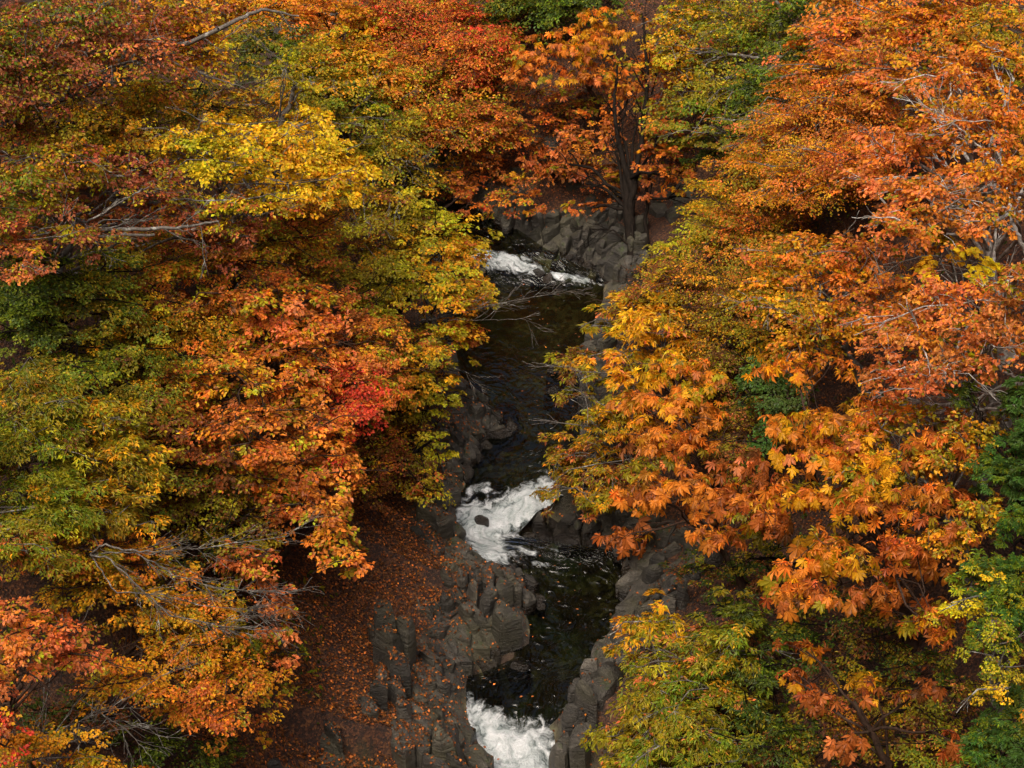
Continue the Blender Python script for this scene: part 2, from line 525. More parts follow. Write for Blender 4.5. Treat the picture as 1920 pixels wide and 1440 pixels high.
FOAM = [  # torn white water: from, to, half width, strength (surveyed like the banks)
    (895, 482, 985, 498, 13, 1.0), (915, 500, 1000, 508, 7, .85), (1035, 518, 1100, 527, 6, .85), (930, 484, 1010, 507, 9, .8),
    (1020, 930, 970, 962, 30, 1.2), (970, 958, 895, 992, 32, 1.2), (885, 975, 918, 1025, 30, 1.2), (915, 1025, 945, 1050, 12, .8), (868, 985, 885, 1025, 12, .7),
    (880, 922, 915, 913, 8, .75), (925, 1000, 955, 1035, 14, .6), (975, 1030, 1002, 1036, 6, .7), (1000, 1056, 1028, 1060, 4, .6), (985, 1025, 1045, 1031, 3, .55),
    (882, 1300, 888, 1340, 9, .6), (890, 1340, 920, 1365, 22, .9), (910, 1365, 975, 1405, 34, 1.1), (930, 1400, 1000, 1445, 46, 1.15), (985, 1440, 990, 1700, 70, 1.1), (880, 1335, 990, 1375, 6, .55),
]
def build_river():
    nc = 66
    tt = np.linspace(-1.35, 1.35, nc)
    V = (Cs[:, None] + (Rs - Ls)[:, None] / 2 * tt[None, :, None]).reshape(-1, 3)
    V[:, 2] = np.repeat(Cs[:, 2], nc)
    U, W, t = project(V)
    foam = np.zeros(len(V))
    for (u1, v1, u2, v2, r, k) in FOAM:
        P0 = at_z(u1, v1, 0.5); P1 = at_z(u2, v2, 0.5)
        ab = np.array([u2 - u1, v2 - v1], float); l2 = ab @ ab
        h = np.clip(((U - u1) * ab[0] + (W - v1) * ab[1]) / l2, 0, 1)
        d = np.hypot(U - u1 - h * ab[0], W - v1 - h * ab[1]) / r
        foam = np.maximum(foam, k * smooth(2.1, 0.15, d))
    chop = np.repeat(np.interp(ss, seg, np.concatenate([[1, 1, 1, 1, 1, .8, .7, .6, .6, .7, .8, .8, .8, .9, 1, 1, 1, .7, .5, .4, .3, .25, .18, .12, .10, .12, .5, 1, 1, 1], [1] * 4])), nc)
    wv = noise(V * [1, 1, 0] + 5, 1.3, 3)
    V[:, 2] += foam * (0.17 * noise(V * [1, 1, 0], 2.2, 3) + 0.05) + chop * 0.035 * wv
    a = np.arange(len(ss) - 1)[:, None] * nc + np.arange(nc - 1)[None]
    Q = np.stack([a, a + 1, a + nc + 1, a + nc], -1).reshape(-1, 4)
    o = mesh_obj("river", V, Q, M_WATER, smooth_sh=True)
    o["kind"] = "structure"
    fattr(o, "foam", foam); fattr(o, "chop", np.clip(chop + foam * 0.4, 0, 1))
    fattr(o, "along", np.repeat(ss, nc)); fattr(o, "across", (tt[None] * Ws[:, None]).ravel())
    return o
river = build_river()

# ------------------------------------------------------------------ rock: outcrops of fitted stones, each stone its own piece
STONE_V, STONE_T = [], []
_sn = 0
def clip_half(poly, p, n):
    out = []
    m = len(poly)
    for i in range(m):
        a, b = poly[i], poly[(i + 1) % m]
        da, db = (a - p) @ n, (b - p) @ n
        if da <= 0:
            out.append(a)
        if (da < 0 < db) or (db < 0 < da):
            out.append(a + (b - a) * (da / (da - db)))
    return out
def inside(poly, q):
    c = False; m = len(poly)
    for i in range(m):
        x1, y1 = poly[i]; x2, y2 = poly[(i + 1) % m]
        if (y1 > q[1]) != (y2 > q[1]) and q[0] < (x2 - x1) * (q[1] - y1) / (y2 - y1) + x1:
            c = not c
    return c
def stone_mesh(cell, cx, cy, base, h, slope, tilt, rnd):
    """fitted, weathered block over a plan outline: rounded corners, split faces"""
    pts = np.array(cell)
    for _ in range(1):
        nx = np.roll(pts, -1, 0)
        q = 0.25 if rnd > 0.5 else 0.12
        pts = np.stack([pts * (1 - q) + nx * q, pts * q + nx * (1 - q)], 1).reshape(-1, 2)
    c = np.array([cx, cy])
    rel = pts - c
    n = len(rel)
    rings = []
    prof = [(-0.45, 1.0), (0.0, 1.0), (0.55, 0.985), (0.82, 0.95), (0.95, 0.83), (1.0, 0.6), (1.02, 0.3)] if rnd > 0.5 else [(-0.7, 1.02), (0.0, 1.0), (0.6, 0.99), (0.9, 0.975), (0.985, 0.92), (1.0, 0.65), (1.01, 0.3)]
    ph = rng.random(3) * 9
    wid = np.linalg.norm(rel, axis=1).mean()
    for fz, k in prof:
        xy = rel * k * 0.975
        top = np.clip(fz, 0, 1)
        jit = noise(np.column_stack([xy / wid * 0.9 + ph[:2], np.full(n, fz * 0.7 + ph[2])]), 1.1, 2)
        z = base + (h * fz if fz > 0 else fz * 1.0) + np.clip(fz * 1.2, 0, 1) * (xy @ slope)
        z = z + 0.22 * wid * jit * top
        xy = xy * (1 + 0.10 * jit[:, None] * top) + np.asarray(tilt) * h * top
        rings.append(np.column_stack([xy + c, z]))
    V = np.concatenate(rings + [np.array([[cx + tilt[0] * h, cy + tilt[1] * h, base + h * 1.02]])])
    # split faces: planes that cut off edges of the block
    for _ in range(rng.integers(5, 9)):
        az = rng.uniform(0, 6.283); el = rng.uniform(0.25, 1.2)
        nv = np.array([math.cos(az) * math.cos(el), math.sin(az) * math.cos(el), math.sin(el)])
        upz = V[:, 2] > base
        if upz.sum() < 4:
            continue
        dv = V @ nv
        lim = dv[upz].max() - rng.uniform(.12, .42) * wid
        over = np.where(upz, np.maximum(dv - lim, 0), 0)
        V = V - nv[None] * (over * 0.99)[:, None]
    T = []
    for k in range(len(prof) - 1):
        for i in range(n):
            j = (i + 1) % n
            a, b, c2, d = k * n + i, k * n + j, (k + 1) * n + j, (k + 1) * n + i
            T += [(a, b, c2), (a, c2, d)]
    ct = len(V) - 1; o = (len(prof) - 1) * n
    for i in range(n):
        T.append((o + i, o + (i + 1) % n, ct))
    return V, np.array(T)
def add_stone(parent, name, V, T):
    global _sn
    o = mesh_obj(name, V, T, M_ROCK, parent, smooth_sh=True)
    o.data.set_sharp_from_angle(angle=R(26))
    fattr(o, "wet", smooth(0.5, 0.05, V[:, 2] - glook(GW, V[:, 0], V[:, 1])) * smooth(1.2, 0.2, glook(GD, V[:, 0], V[:, 1])))
    STONE_V.append(V); STONE_T.append(T + _sn); _sn += len(V)
    return o
def outcrop(label, pxpoly, size, aspect, ang, h, hvar, tilt=(0, 0), rnd=1.0, lift=0.0, steps=0.0, keep=1.0, name="rock_outcrop", flat=0.75):
    poly = [meet(u, v)[0][:2] for u, v in pxpoly]
    P = np.array(poly)
    ca, sa = math.cos(R(ang)), math.sin(R(ang))
    Mx = np.array([[ca, sa], [-sa, ca]])
    Q = (P @ Mx.T) / np.array([size * aspect, size])
    lo, hi = Q.min(0) - 1.5, Q.max(0) + 1.5
    seeds = []
    for i in np.arange(lo[0], hi[0]):
        for k, j in enumerate(np.arange(lo[1], hi[1])):
            seeds.append((i + 0.5 * (k % 2) + rng.uniform(-.48, .48), j + rng.uniform(-.48, .48)))
    S = np.array(seeds)
    S = S[rng.random(len(S)) > 0.34]
    extra = rng.uniform(lo, hi, (int(len(S) * 0.42), 2))
    S = np.concatenate([S, extra])
    inQ = [inside(Q, s) for s in S]
    mid = P.mean(0)
    root = empty(name, (mid[0], mid[1], gz(mid[0], mid[1])), label, "rocks")
    for i, s in enumerate(S):
        if not inQ[i] or rng.random() > keep:
            continue
        d2 = ((S - s) ** 2).sum(1)
        near = np.argsort(d2)[1:16]
        cell = [s + np.array(o) for o in ((-.9, -.9), (.9, -.9), (.9, .9), (-.9, .9))]
        for k in near:
            dlt = S[k] - s
            cell = clip_half(cell, s + dlt / 2, dlt)
            if len(cell) < 3:
                break
        if len(cell) < 3:
            continue
        W2 = (np.array(cell) * np.array([size * aspect, size])) @ Mx
        c = W2.mean(0)
        e = 0.3
        sl = np.array([gz(c[0] + e, c[1]) - gz(c[0] - e, c[1]), gz(c[0], c[1] + e) - gz(c[0], c[1] - e)]) / (2 * e)
        sl = np.clip(sl, -0.9, 0.9)
        hh = h * (1 + hvar * rng.uniform(-1, 1)) + steps * round(2.5 * max(0, noise2(np.array([c[0]]), np.array([c[1]]), 0.75, 1)[0])) / 2
        base = gz(c[0], c[1]) + lift
        V, T = stone_mesh(W2, c[0], c[1], base, max(0.08, hh), sl * flat + rng.normal(0, .08, 2), tilt, rnd)
        add_stone(root, "stone", V, T)
    return root
def boulder(label, u, v, sx, sy, sz, rot=0.0, sink=0.35, z=None):
    p = meet(u, v)[0] if z is None else at_z(u, v, z)
    n = 9
    th = np.sort(np.arange(n) * 2 * math.pi / n + rng.uniform(-.2, .2, n))
    r = rng.uniform(0.85, 1.1, n)
    pts = np.column_stack([np.cos(th) * r * sx, np.sin(th) * r * sy])
    ca, sa = math.cos(R(rot)), math.sin(R(rot))
    pts = pts @ np.array([[ca, sa], [-sa, ca]]) + p[:2]
    V, T = stone_mesh(pts, p[0], p[1], p[2] - sz * sink, sz, rng.normal(0, .12, 2), (0, 0), 1.0)
    o = add_stone(None, "boulder", V, T)
    o["label"] = label; o["category"] = "boulder"
    return o

outcrop("wall of packed grey column stones behind the upper white cascade", [(890, 405), (960, 392), (1080, 385), (1180, 380), (1205, 430), (1210, 500), (1180, 545), (1120, 528), (1015, 498), (915, 462)], 0.36, 1.25, 78, 0.34, 0.6, (0.0, -0.2), 1.0, steps=0.5)
outcrop("grey stones under red leaves on the left bank beside the green pool", [(845, 725), (880, 712), (930, 760), (978, 800), (972, 828), (905, 862), (885, 905), (800, 910), (770, 850), (800, 770)], 0.31, 1.5, -50, 0.24, 0.8, (0.08, -0.1), 1.0, steps=0.3)
outcrop("dark mossy rock wall left of the middle rapids", [(790, 905), (885, 900), (868, 945), (850, 1000), (870, 1040), (800, 1040), (775, 960)], 0.5, 1.7, -60, 0.3, 0.6, (0.1, -0.1), 0.0, steps=0.9)
outcrop("low brown outcrop jutting into the river right of the middle rapids", [(985, 1012), (1025, 985), (1090, 945), (1215, 965), (1290, 1000), (1150, 1028), (1142, 1040), (1080, 1035), (1000, 1028)], 0.34, 1.4, 20, 0.34, 0.6, (-0.05, -0.1), 1.0, steps=0.3)
outcrop("rounded olive grey boulders on the left bank below the middle rapids", [(835, 1045), (905, 1055), (1018, 1115), (1024, 1142), (985, 1165), (900, 1172), (835, 1150), (800, 1085)], 0.29, 1.5, -48, 0.27, 0.8, (0.05, -0.12), 1.0, steps=0.4)
outcrop("stepped slabs with black vertical faces above the lower chute", [(740, 1185), (815, 1110), (850, 1150), (960, 1185), (1000, 1238), (985, 1262), (880, 1288), (815, 1262), (650, 1270), (640, 1225)], 0.37, 1.6, -50, 0.22, 0.8, (0.03, -0.04), 0.0, steps=1.1, flat=0.7)
outcrop("leaf strewn slabs and blocks left of the lower chute", [(700, 1275), (810, 1270), (868, 1300), (872, 1350), (900, 1420), (930, 1480), (900, 1530), (520, 1500), (530, 1380), (640, 1360)], 0.34, 1.6, -42, 0.17, 0.9, (0.03, -0.04), 0.0, steps=0.9, keep=0.72)
outcrop("smooth upright rocks lining the right bank above the lower chute", [(1165, 1165), (1190, 1240), (1180, 1330), (1120, 1380), (1110, 1480), (1035, 1480), (1045, 1385), (1070, 1325), (1100, 1270), (1125, 1215)], 0.44, 1.3, 70, 0.45, 0.6, (-0.06, -0.06), 1.0, steps=0.5)
outcrop("jumbled pale rocks at the right bend below the low outcrop", [(1150, 1022), (1290, 1000), (1340, 1060), (1290, 1130), (1190, 1165), (1165, 1100)], 0.36, 1.4, 40, 0.28, 0.7, (-0.05, -0.08), 1.0, steps=0.4, keep=0.85)
outcrop("pale stones on the right bank under the golden shrubs", [(1085, 640), (1140, 640), (1160, 760), (1150, 880), (1090, 890), (1090, 800), (1085, 720)], 0.46, 1.4, 75, 0.3, 0.6, (0, -0.1), 1.0, keep=0.8)
outcrop("grey rocks half hidden by leaves on the far right slope", [(1230, 350), (1300, 340), (1330, 410), (1260, 430), (1220, 400)], 0.5, 1.4, 20, 0.3, 0.6, (0, -0.1), 0.0, keep=0.7)
outcrop("scattered grey stones in the red litter of the far talus", [(900, 290), (1080, 260), (1120, 360), (960, 380), (880, 340)], 0.5, 1.3, 40, 0.16, 0.8, (0, 0), 1.0, keep=0.3)
boulder("dark wet boulder alone in the middle rapids", 903, 978, 0.22, 0.18, 0.26, 0, 0.35, 0.8)
boulder("round dark boulder on the lip of the upper cascade", 1008, 512, 0.26, 0.22, 0.34, 0, .55, 1.5)
boulder("flat dark boulder splitting the upper cascade", 1028, 520, 0.33, 0.22, 0.30, 20, .6, 1.45)
boulder("pale boulder in the green pool near its right bank", 1045, 697, 0.42, 0.25, 0.55, 40, .4, 1.16)
boulder("small pale stone below the tall boulder at the right of the pool", 1035, 735, 0.26, 0.2, 0.3, 10, .4, 1.16)
boulder("black wet rock at the right edge of the lower chute", 1022, 1392, 0.45, 0.28, 0.42, 15, .4, -0.6)
boulder("mossy boulder at the water end of the stepped slabs", 975, 1250, 0.3, 0.24, 0.34, 15, .45, 0.0)
boulder("tall black boulder at the right end of the upper cascade", 1160, 530, 0.35, 0.35, 0.95, 15, .3, 1.3)
boulder("rounded mossy stone at the foot of the left bank stones", 935, 812, 0.42, 0.3, 0.42, 10, .3, 1.15)

# ------------------------------------------------------------------ foliage
def srgb(r, g, b):
    c = np.array([r, g, b], float) / 255
    return np.where(c <= 0.04045, c / 12.92, ((c + 0.055) / 1.055) ** 2.4)
PAL = {k: srgb(*v) for k, v in dict(
    OR=(212, 128, 42), RO=(174, 96, 40), YE=(226, 190, 34), GO=(210, 152, 28), OL=(146, 132, 28), GR=(110, 122, 28), DG=(68, 84, 26), BG=(74, 104, 40),
    CO=(160, 88, 54), RE=(208, 72, 44), BR=(118, 74, 34), SA=(208, 122, 64), YG=(182, 168, 32)).items()}
PKEYS = list(PAL); PARR = np.array([PAL[k] for k in PKEYS])
def parse_pal(s):
    w = np.zeros(len(PKEYS)); i = 0
    while i < len(s):
        k = s[i:i + 2]; i += 2; d = ''
        while i < len(s) and s[i].isdigit():
            d += s[i]; i += 1
        w[PKEYS.index(k)] += float(d or 1)
    return w / w.sum()

def leaf_frame(D, Nn):
    D = nrm(D); S = nrm(np.cross(D, Nn)); Nn = np.cross(S, D)
    return D, S, Nn
def leaf_geo(kind, B, D, Nn, Ln, C):
    """B base, D direction, Nn normal, Ln length; returns V,T,C"""
    D, S, Nn = leaf_frame(D, Nn)
    n = len(B); l = Ln[:, None]
    if kind in ('small', 'narrow', 'needle', 'oval'):
        w = {'small': 0.36, 'narrow': 0.19, 'needle': 0.16, 'oval': 0.34}[kind]
        k = {'small': 0.5, 'narrow': 0.4, 'needle': 0.5, 'oval': 0.55}[kind]
        V = np.stack([B, B + D * l * k + S * l * w + Nn * l * 0.10, B + D * l - Nn * l * 0.10, B + D * l * k - S * l * w + Nn * l * 0.10], 1)
        T = np.array([(0, 1, 2), (0, 2, 3)])
    else:
        w = 0.30
        V = np.stack([B, B + D * l * .35 + S * l * w + Nn * l * .07, B + D * l * .35 - S * l * w + Nn * l * .07,
                      B + D * l * .72 + S * l * w * .8 + Nn * l * .02, B + D * l * .72 - S * l * w * .8 + Nn * l * .02, B + D * l - Nn * l * .16], 1)
        T = np.array([(0, 1, 2), (1, 3, 4), (1, 4, 2), (3, 5, 4)])
    m = V.shape[1]
    return V.reshape(-1, 3), (np.arange(n)[:, None, None] * m + T[None]).reshape(-1, 3), np.repeat(C, m, 0)
# one compound leaf of a horse chestnut, unit size: seven drooping leaflets round a stalk end
def palm_template():
    V, T = [], []
    for i, a in enumerate((-118, -78, -38, 0, 38, 78, 118)):
        ln = (0.34, 0.46, 0.56, 0.6, 0.55, 0.45, 0.33)[i]; w = ln * 0.20
        d = np.array([math.cos(R(a)), math.sin(R(a)), 0]); s = np.array([-d[1], d[0], 0])
        def pt(k, side, z):
            return d * ln * k + s * w * side + np.array([0.0, 0, z])
        b = len(V)
        V += [pt(0.02, 0, 0), pt(.42, 0.7, -0.01), pt(.42, 0, -.045), pt(.42, -0.7, -.01), pt(.74, 1.0, -.07), pt(.74, 0, -.10), pt(.74, -1.0, -.07), pt(1.0, 0, -.24)]
        T += [(b, b + 1, b + 2), (b, b + 2, b + 3), (b + 1, b + 4, b + 5), (b + 1, b + 5, b + 2), (b + 2, b + 5, b + 6), (b + 2, b + 6, b + 3), (b + 4, b + 7, b + 5), (b + 5, b + 7, b + 6)]
    return np.array(V), np.array(T)
PVF, PTF = palm_template()
# plainer one for the inner mass of a crown: same leaflets, one fold each
PVP = PVF.reshape(7, 8, 3)[:, [0, 4, 7, 3]].reshape(-1, 3)
PTP = (np.arange(7)[:, None, None] * 4 + np.array([(0, 1, 2), (0, 2, 3)])[None]).reshape(-1, 3)
def palm_geo(B, D, Nn, Ln, C, full=False):
    PV, PT = (PVF, PTF) if full else (PVP, PTP)
    D, S, Nn = leaf_frame(D, Nn)
    n = len(B)
    ll = rng.uniform(.7, 1.12, (n, 7)).repeat(8 if full else 4, 1)[:, :, None]
    V = B[:, None] + Ln[:, None, None] * ll * (PV[None, :, 0, None] * D[:, None] + PV[None, :, 1, None] * S[:, None] * 0.9 + PV[None, :, 2, None] * Nn[:, None] * rng.uniform(.4, 1.8, (n, 7)).repeat(8 if full else 4, 1)[:, :, None])
    m = len(PV)
    CC = np.repeat(C, m, 0) * (0.68 + 0.6 * rng.random((n, 7))).repeat(8 if full else 4, 1).reshape(-1, 1)
    return V.reshape(-1, 3), (np.arange(n)[:, None, None] * m + PT[None]).reshape(-1, 3), CC

_leafmesh = {}
def leaf_single(kind, ci):
    tone = int(rng.integers(0, 5))
    key = (kind, ci, tone)
    if key not in _leafmesh:
        z = np.zeros((1, 3)); c = PARR[ci][None] * (0.62, 0.8, 0.95, 1.1, 1.3)[tone]
        args = (z, np.array([[1.0, 0, 0]]), np.array([[0, 0, 1.0]]), np.ones(1), c)
        V, T, C = palm_geo(*args, full=True) if kind == 'palm' else leaf_geo('oval_full', *args)
        me = bpy.data.meshes.new("leaf")
        me.from_pydata(V.tolist(), [], T.tolist())
        a = me.attributes.new("Col", 'FLOAT_COLOR', 'POINT')
        a.data.foreach_set("color", np.column_stack([C, np.ones(len(C))]).astype(np.float32).ravel())
        me.materials.append(M_LEAF)
        _leafmesh[key] = me
    return _leafmesh[key]

LEAFCOUNT = 0
BLEND = 0.18
def bough(G, P0, d, ln, r, level, twig):
    """bare recursive branch added to Geo"""
    n = 6
    B = P0 + nrm(d) * ln
    path = wiggle_path(P0, B, n, 0.05, 0.0)
    G.add(*tube(path, np.linspace(r, max(twig, r * 0.35), n), 5 if level > 1 else 3))
    if level > 0:
        for k in range(rng.integers(4, 7)):
            t = rng.uniform(0.25, 0.98)
            q = path[min(n - 1, int(t * (n - 1)))]
            dd = nrm(nrm(d) + rng.normal(0, 0.42, 3) * [1, 1, 0.6])
            bough(G, q, dd, ln * rng.uniform(.3, .55), max(twig, r * 0.42), level - 1, twig)

def tree(name, label, kind, leafpx, h, bark, lobes, cat="tree", cover=2.6, trunk=None, limbs=(), single=0, droop=0.18, flat=1.0, trunk_r=None, lean=1.4, group=None, twigs=True, spray=1.0, hs=None):
    """lobes: 'u v ru rv PAL; ...' where each mass of the crown shows; h its height over the ground"""
    global LEAFCOUNT
    LB = []
    for i, s in enumerate(lobes.split(';')):
        p = s.split()
        if not p:
            continue
        u, v, ru, rv = map(float, p[:4])
        hh = float(p[5]) if len(p) > 5 else h
        P, t = meet(u, v, hh)
        w = parse_pal(p[4])
        ever = w[PKEYS.index('BG')] + w[PKEYS.index('DG')] + w[PKEYS.index('YE')] + w[PKEYS.index('RE')]
        w = w * (1 - BLEND * (ever < 0.4)) + BLEND * (ever < 0.4) * parse_pal("OL4YG4GO2BR1" if u < 960 else "OL4GO2SA3BR1")
        LB.append((P, t, 1.1 * ru * t / F, 1.1 * rv * t / F, w, cover * 0.76, 1.0))
        if hh >= 2.2 and cover > 1.3:      # the lower storey of the same crown
            P2, t2 = meet(u + rng.normal(0, 10), v + rng.normal(0, 8), hh * 0.5)
            LB.append((P2, t2, 1.2 * ru * t2 / F, 1.25 * rv * t2 / F, 0.72 * w + 0.28 * parse_pal("OL4BR3GO1"), cover * 0.29, 1.3))
    main = LB[0]
    Pm = np.mean([l[0] for l in LB], 0); tm = np.mean([l[1] for l in LB])
    if trunk is not None:
        base = meet(*trunk)[0]
    else:
        sd = -1.0 if Pm[0] < 0 else 1.0
        bx, by = Pm[0] + sd * lean, Pm[1] + 0.3
        base = np.array([bx, by, gz(bx, by)])
    base[2] -= 0.15
    root = empty(name, base, label, cat, group)
    # trunk up to the heart of the crown
    top = Pm + np.array([0, 0, -0.1])
    if top[2] < base[2] + 0.5:
        top[2] = base[2] + 0.5
    height = np.linalg.norm(top - base)
    r0 = trunk_r or float(np.clip(0.035 * height, 0.04, 0.28))
    mid = base + (top - base) * 0.5 + np.array([rng.normal(0, .05), rng.normal(0, .05), 0.12]) * height
    tq = np.linspace(0, 1, 12)[:, None]
    path = (1 - tq) ** 2 * base + 2 * tq * (1 - tq) * mid + tq ** 2 * top
    path[1:-1] += rng.normal(0, 0.012 * height, (10, 3))
    rad = r0 * (1.0 - 0.62 * tq[:, 0]); rad[0] *= 1.5; rad[1] *= 1.12
    G = Geo(); G.add(*tube(path, rad, 9)); G.build("trunk", BARK[bark], root, True)
    # foliage
    FG = Geo(); allB = []
    for (P, t, a, c_, w, cov, lsz) in LB:
        limb = Geo()
        k = rng.integers(5, 11)
        lr = max(0.012, r0 * 0.30)
        lp = wiggle_path(path[k], P, 9, 0.06, 0.05)
        limb.add(*tube(lp, np.linspace(lr, lr * 0.35, 9), 6))
        leaf = lsz * leafpx * t / F * {'small': .67, 'oval': .66, 'narrow': .72, 'needle': .74, 'palm': .78}[kind]
        rb = min(a * 0.85, c_ * 1.25)
        rz = math.sqrt(max(c_ ** 2 - (0.5 * rb) ** 2, (0.35 * c_) ** 2)) / 0.87
        apx = {'small': .36, 'narrow': .19, 'needle': .16, 'oval': .36, 'palm': .26}[kind] * leaf * leaf * 0.62
        nleaf = int(math.pi * a * c_ * cov / apx)
        per = {'small': 46, 'narrow': 60, 'needle': 70, 'oval': 30, 'palm': 7}[kind]
        ns = max(3, nleaf // per)
        # sprays spread through the crown's volume, most of them in its outer half
        q = nrm(rng.normal(0, 1, (ns, 3)))
        q[:, 2] = np.where(q[:, 2] < -0.55, -q[:, 2], q[:, 2])
        rr = rng.random(ns) ** 0.42
        # ragged outline
        rag = 1 + 0.45 * noise(q * 2.0 + P, 1.0, 2)
        Cq = P + q * (rr * rag)[:, None] * np.array([a, rb, rz])
        if kind in ('small', 'narrow', 'oval') and flat > 0.5:      # foliage hangs in shelves, each dipping outwards
            tier = 0.42 + 0.1 * rng.random()
            zr = Cq[:, 2] - P[2]
            out = np.hypot(Cq[:, 0] - P[0], Cq[:, 1] - P[1])
            Cq[:, 2] = P[2] + np.round(zr / tier + 0.8 * noise2(Cq[:, 0], Cq[:, 1], 0.9, 1)) * tier + rng.normal(0, .07, ns) - 0.22 * out
        g0 = gz(Cq[:, 0], Cq[:, 1]) + 0.12
        Cq[:, 2] = np.maximum(Cq[:, 2], g0)
        o = nrm(q * [1, 1, 0.25] + rng.normal(0, .45, (ns, 3)) * [1, 1, .35] + nrm(P - base) * [0.35, 0.35, 0])
        o[:, 2] -= droop + 0.15 * rng.random(ns)
        o = nrm(o)
        nm = nrm(np.cross(np.cross(o, np.array([0, 0, 1.0])), o) + rng.normal(0, .10 + 0.3 * (1 - flat), (ns, 3)))
        nm = np.where(nm[:, 2:3] < 0, -nm, nm)
        s = np.cross(o, nm)
        rs = spray * np.clip(0.27 * min(a, rb, c_ * 1.6), 0.15, 0.46) * rng.uniform(.7, 1.3, ns)
        if kind == 'palm':
            rs = np.maximum(rs, leaf * 0.8)
        Bq = Cq - o * rs[:, None]
        # colour per spray
        dom = rng.choice(len(PKEYS), ns, p=w)
        # neighbouring sprays share hue: noise picks order
        NN = ns * per
        si = np.repeat(np.arange(ns), per)
        K = 6
        tw = rng.integers(0, K, NN)
        ang = (tw - (K - 1) / 2) / ((K - 1) / 2) * R(62) + rng.normal(0, .07, NN)
        tpos = rng.uniform(0.12, 1.0, NN) ** 0.8
        lnk = (1.0 - 0.30 * np.abs(ang)) * 2 * rs[si]
        td = np.cos(ang)[:, None] * o[si] + np.sin(ang)[:, None] * s[si]
        pos = Bq[si] + td * (tpos * lnk)[:, None] + nm[si] * rng.normal(0, .05, NN)[:, None] * rs[si, None]
        pos[:, 2] -= 0.18 * rs[si] * tpos ** 2
        sgn = rng.choice([-1, 1], NN)[:, None]
        side = np.cross(td, nm[si])
        D = td * 0.75 + side * sgn * rng.uniform(.3, 1.0, NN)[:, None] + rng.normal(0, .22, (NN, 3))
        D[:, 2] -= 0.12 + droop * 0.8
        Nl = nm[si] + rng.normal(0, .38 + .3 * (1 - flat), (NN, 3))
        Ln = leaf * rng.uniform(.7, 1.25, NN)
        own = rng.random(NN) < 0.38
        ci = np.where(own, rng.choice(len(PKEYS), NN, p=w), dom[si])
        C = PARR[ci].copy()
        hue = noise(pos, 1.1, 2)[:, None] * 0.9
        C = np.clip(C * (1 + hue * np.array([-0.10, 0.30, 0.05])), 0.004, 1)
        C *= np.exp(rng.normal(0, .20, NN) + rng.normal(0, .14, ns)[si])[:, None]
        C *= np.exp(rng.normal(0, .07, (NN, 3)))
        if kind == 'palm':
            Nl = nm[si] + rng.normal(0, .30, (NN, 3)) + np.array([0, -0.35, 0.2])
            D[:, 2] -= 0.35
        B = pos
        keep = np.ones(NN, bool)
        if single:
            allB.append((B, D, Nl, Ln, ci, C, t))
            FGargs = None
        else:
            V, T, CC = leaf_geo(kind, B, D, Nl, Ln, C) if kind != 'palm' else palm_geo(B, D, Nl, Ln, C)
            FG.add(V, T, CC)
        LEAFCOUNT += NN
        # twigs
        if twigs:
            tr = 0.0045 + 0.00010 * t
            nk = 3
            for kq in range(nk):
                an = R((-34, 0, 34)[kq])
                e = Bq + (math.cos(an) * o + math.sin(an) * s) * (1.7 * rs * (1 - .25 * (kq != 1)))[:, None]
                e[:, 2] -= .12 * rs
                sub = slice(0, ns, 4) if kq == 1 else slice(0, ns, 14)
                limb.add(*sticks(Bq[sub], e[sub], tr, tr * .45))
            # boughs carrying the sprays
            nb = int(np.clip(ns // 7, 4, 26))
            pick = rng.choice(ns, min(ns, nb), replace=False)
            hubs = []
            for kb in pick:
                st = lp[rng.integers(4, 9)]
                bp = wiggle_path(st, Bq[kb], 5, 0.07, 0.06)
                limb.add(*tube(bp, np.linspace(lr * .42, tr, 5), 3))
                hubs.append(bp[2:])
            H = np.concatenate(hubs)
            dd = ((Bq[:, None] - H[None]) ** 2).sum(2).argmin(1)
            limb.add(*sticks(H[dd][::4], Bq[::4], tr * 1.3, tr))
        if lsz == 1.0 and cov > 1.2 and kind != 'needle':       # bare shoots that stand clear of the leaves
            for _ in range(1 + int(a > 1.2)):
                qd = nrm(np.array([rng.normal(0, 1), -abs(rng.normal(0, .8)), rng.uniform(.1, .9)]))
                st = P + qd * np.array([a, rb, rz]) * rng.uniform(.55, .85)
                bough(limb, st, nrm(qd * [1, 1, .3] + rng.normal(0, .3, 3)), rng.uniform(.5, 1.2), 0.016, 1, 0.0065)
                limb.add(*sticks(lp[-1][None], st[None], 0.02, 0.016))
        limb.build("limb", BARK[bark], root, True)
    if single and allB:
        B, D, Nl, Ln, ci, C, _ = [np.concatenate([np.asarray(x[i]) for x in allB]) if i < 6 else None for i in range(7)]
        # the leaves nearest the eye show largest
        dep = (B - CAM) @ fw
        lob = np.concatenate([np.full(len(x[0]), x[6]) for x in allB])
        U, W, _t = project(B)
        sc_ = (dep - lob) - 0.6 * Ln / Ln.mean() + np.where((U < 0) | (U > 1920) | (W < 0) | (W > 1440), 50, 0)
        idx = np.argsort(sc_)
        one = idx[:single]; rest = idx[single:]
        if len(rest):
            V, T, CC = (leaf_geo(kind, B[rest], D[rest], Nl[rest], Ln[rest], C[rest]) if kind != 'palm' else palm_geo(B[rest], D[rest], Nl[rest], Ln[rest], C[rest]))
            FG.add(V, T, CC)
    crown = FG.build("crown", M_LEAF, root)
    if crown is not None:
        crown["kind"] = "stuff"
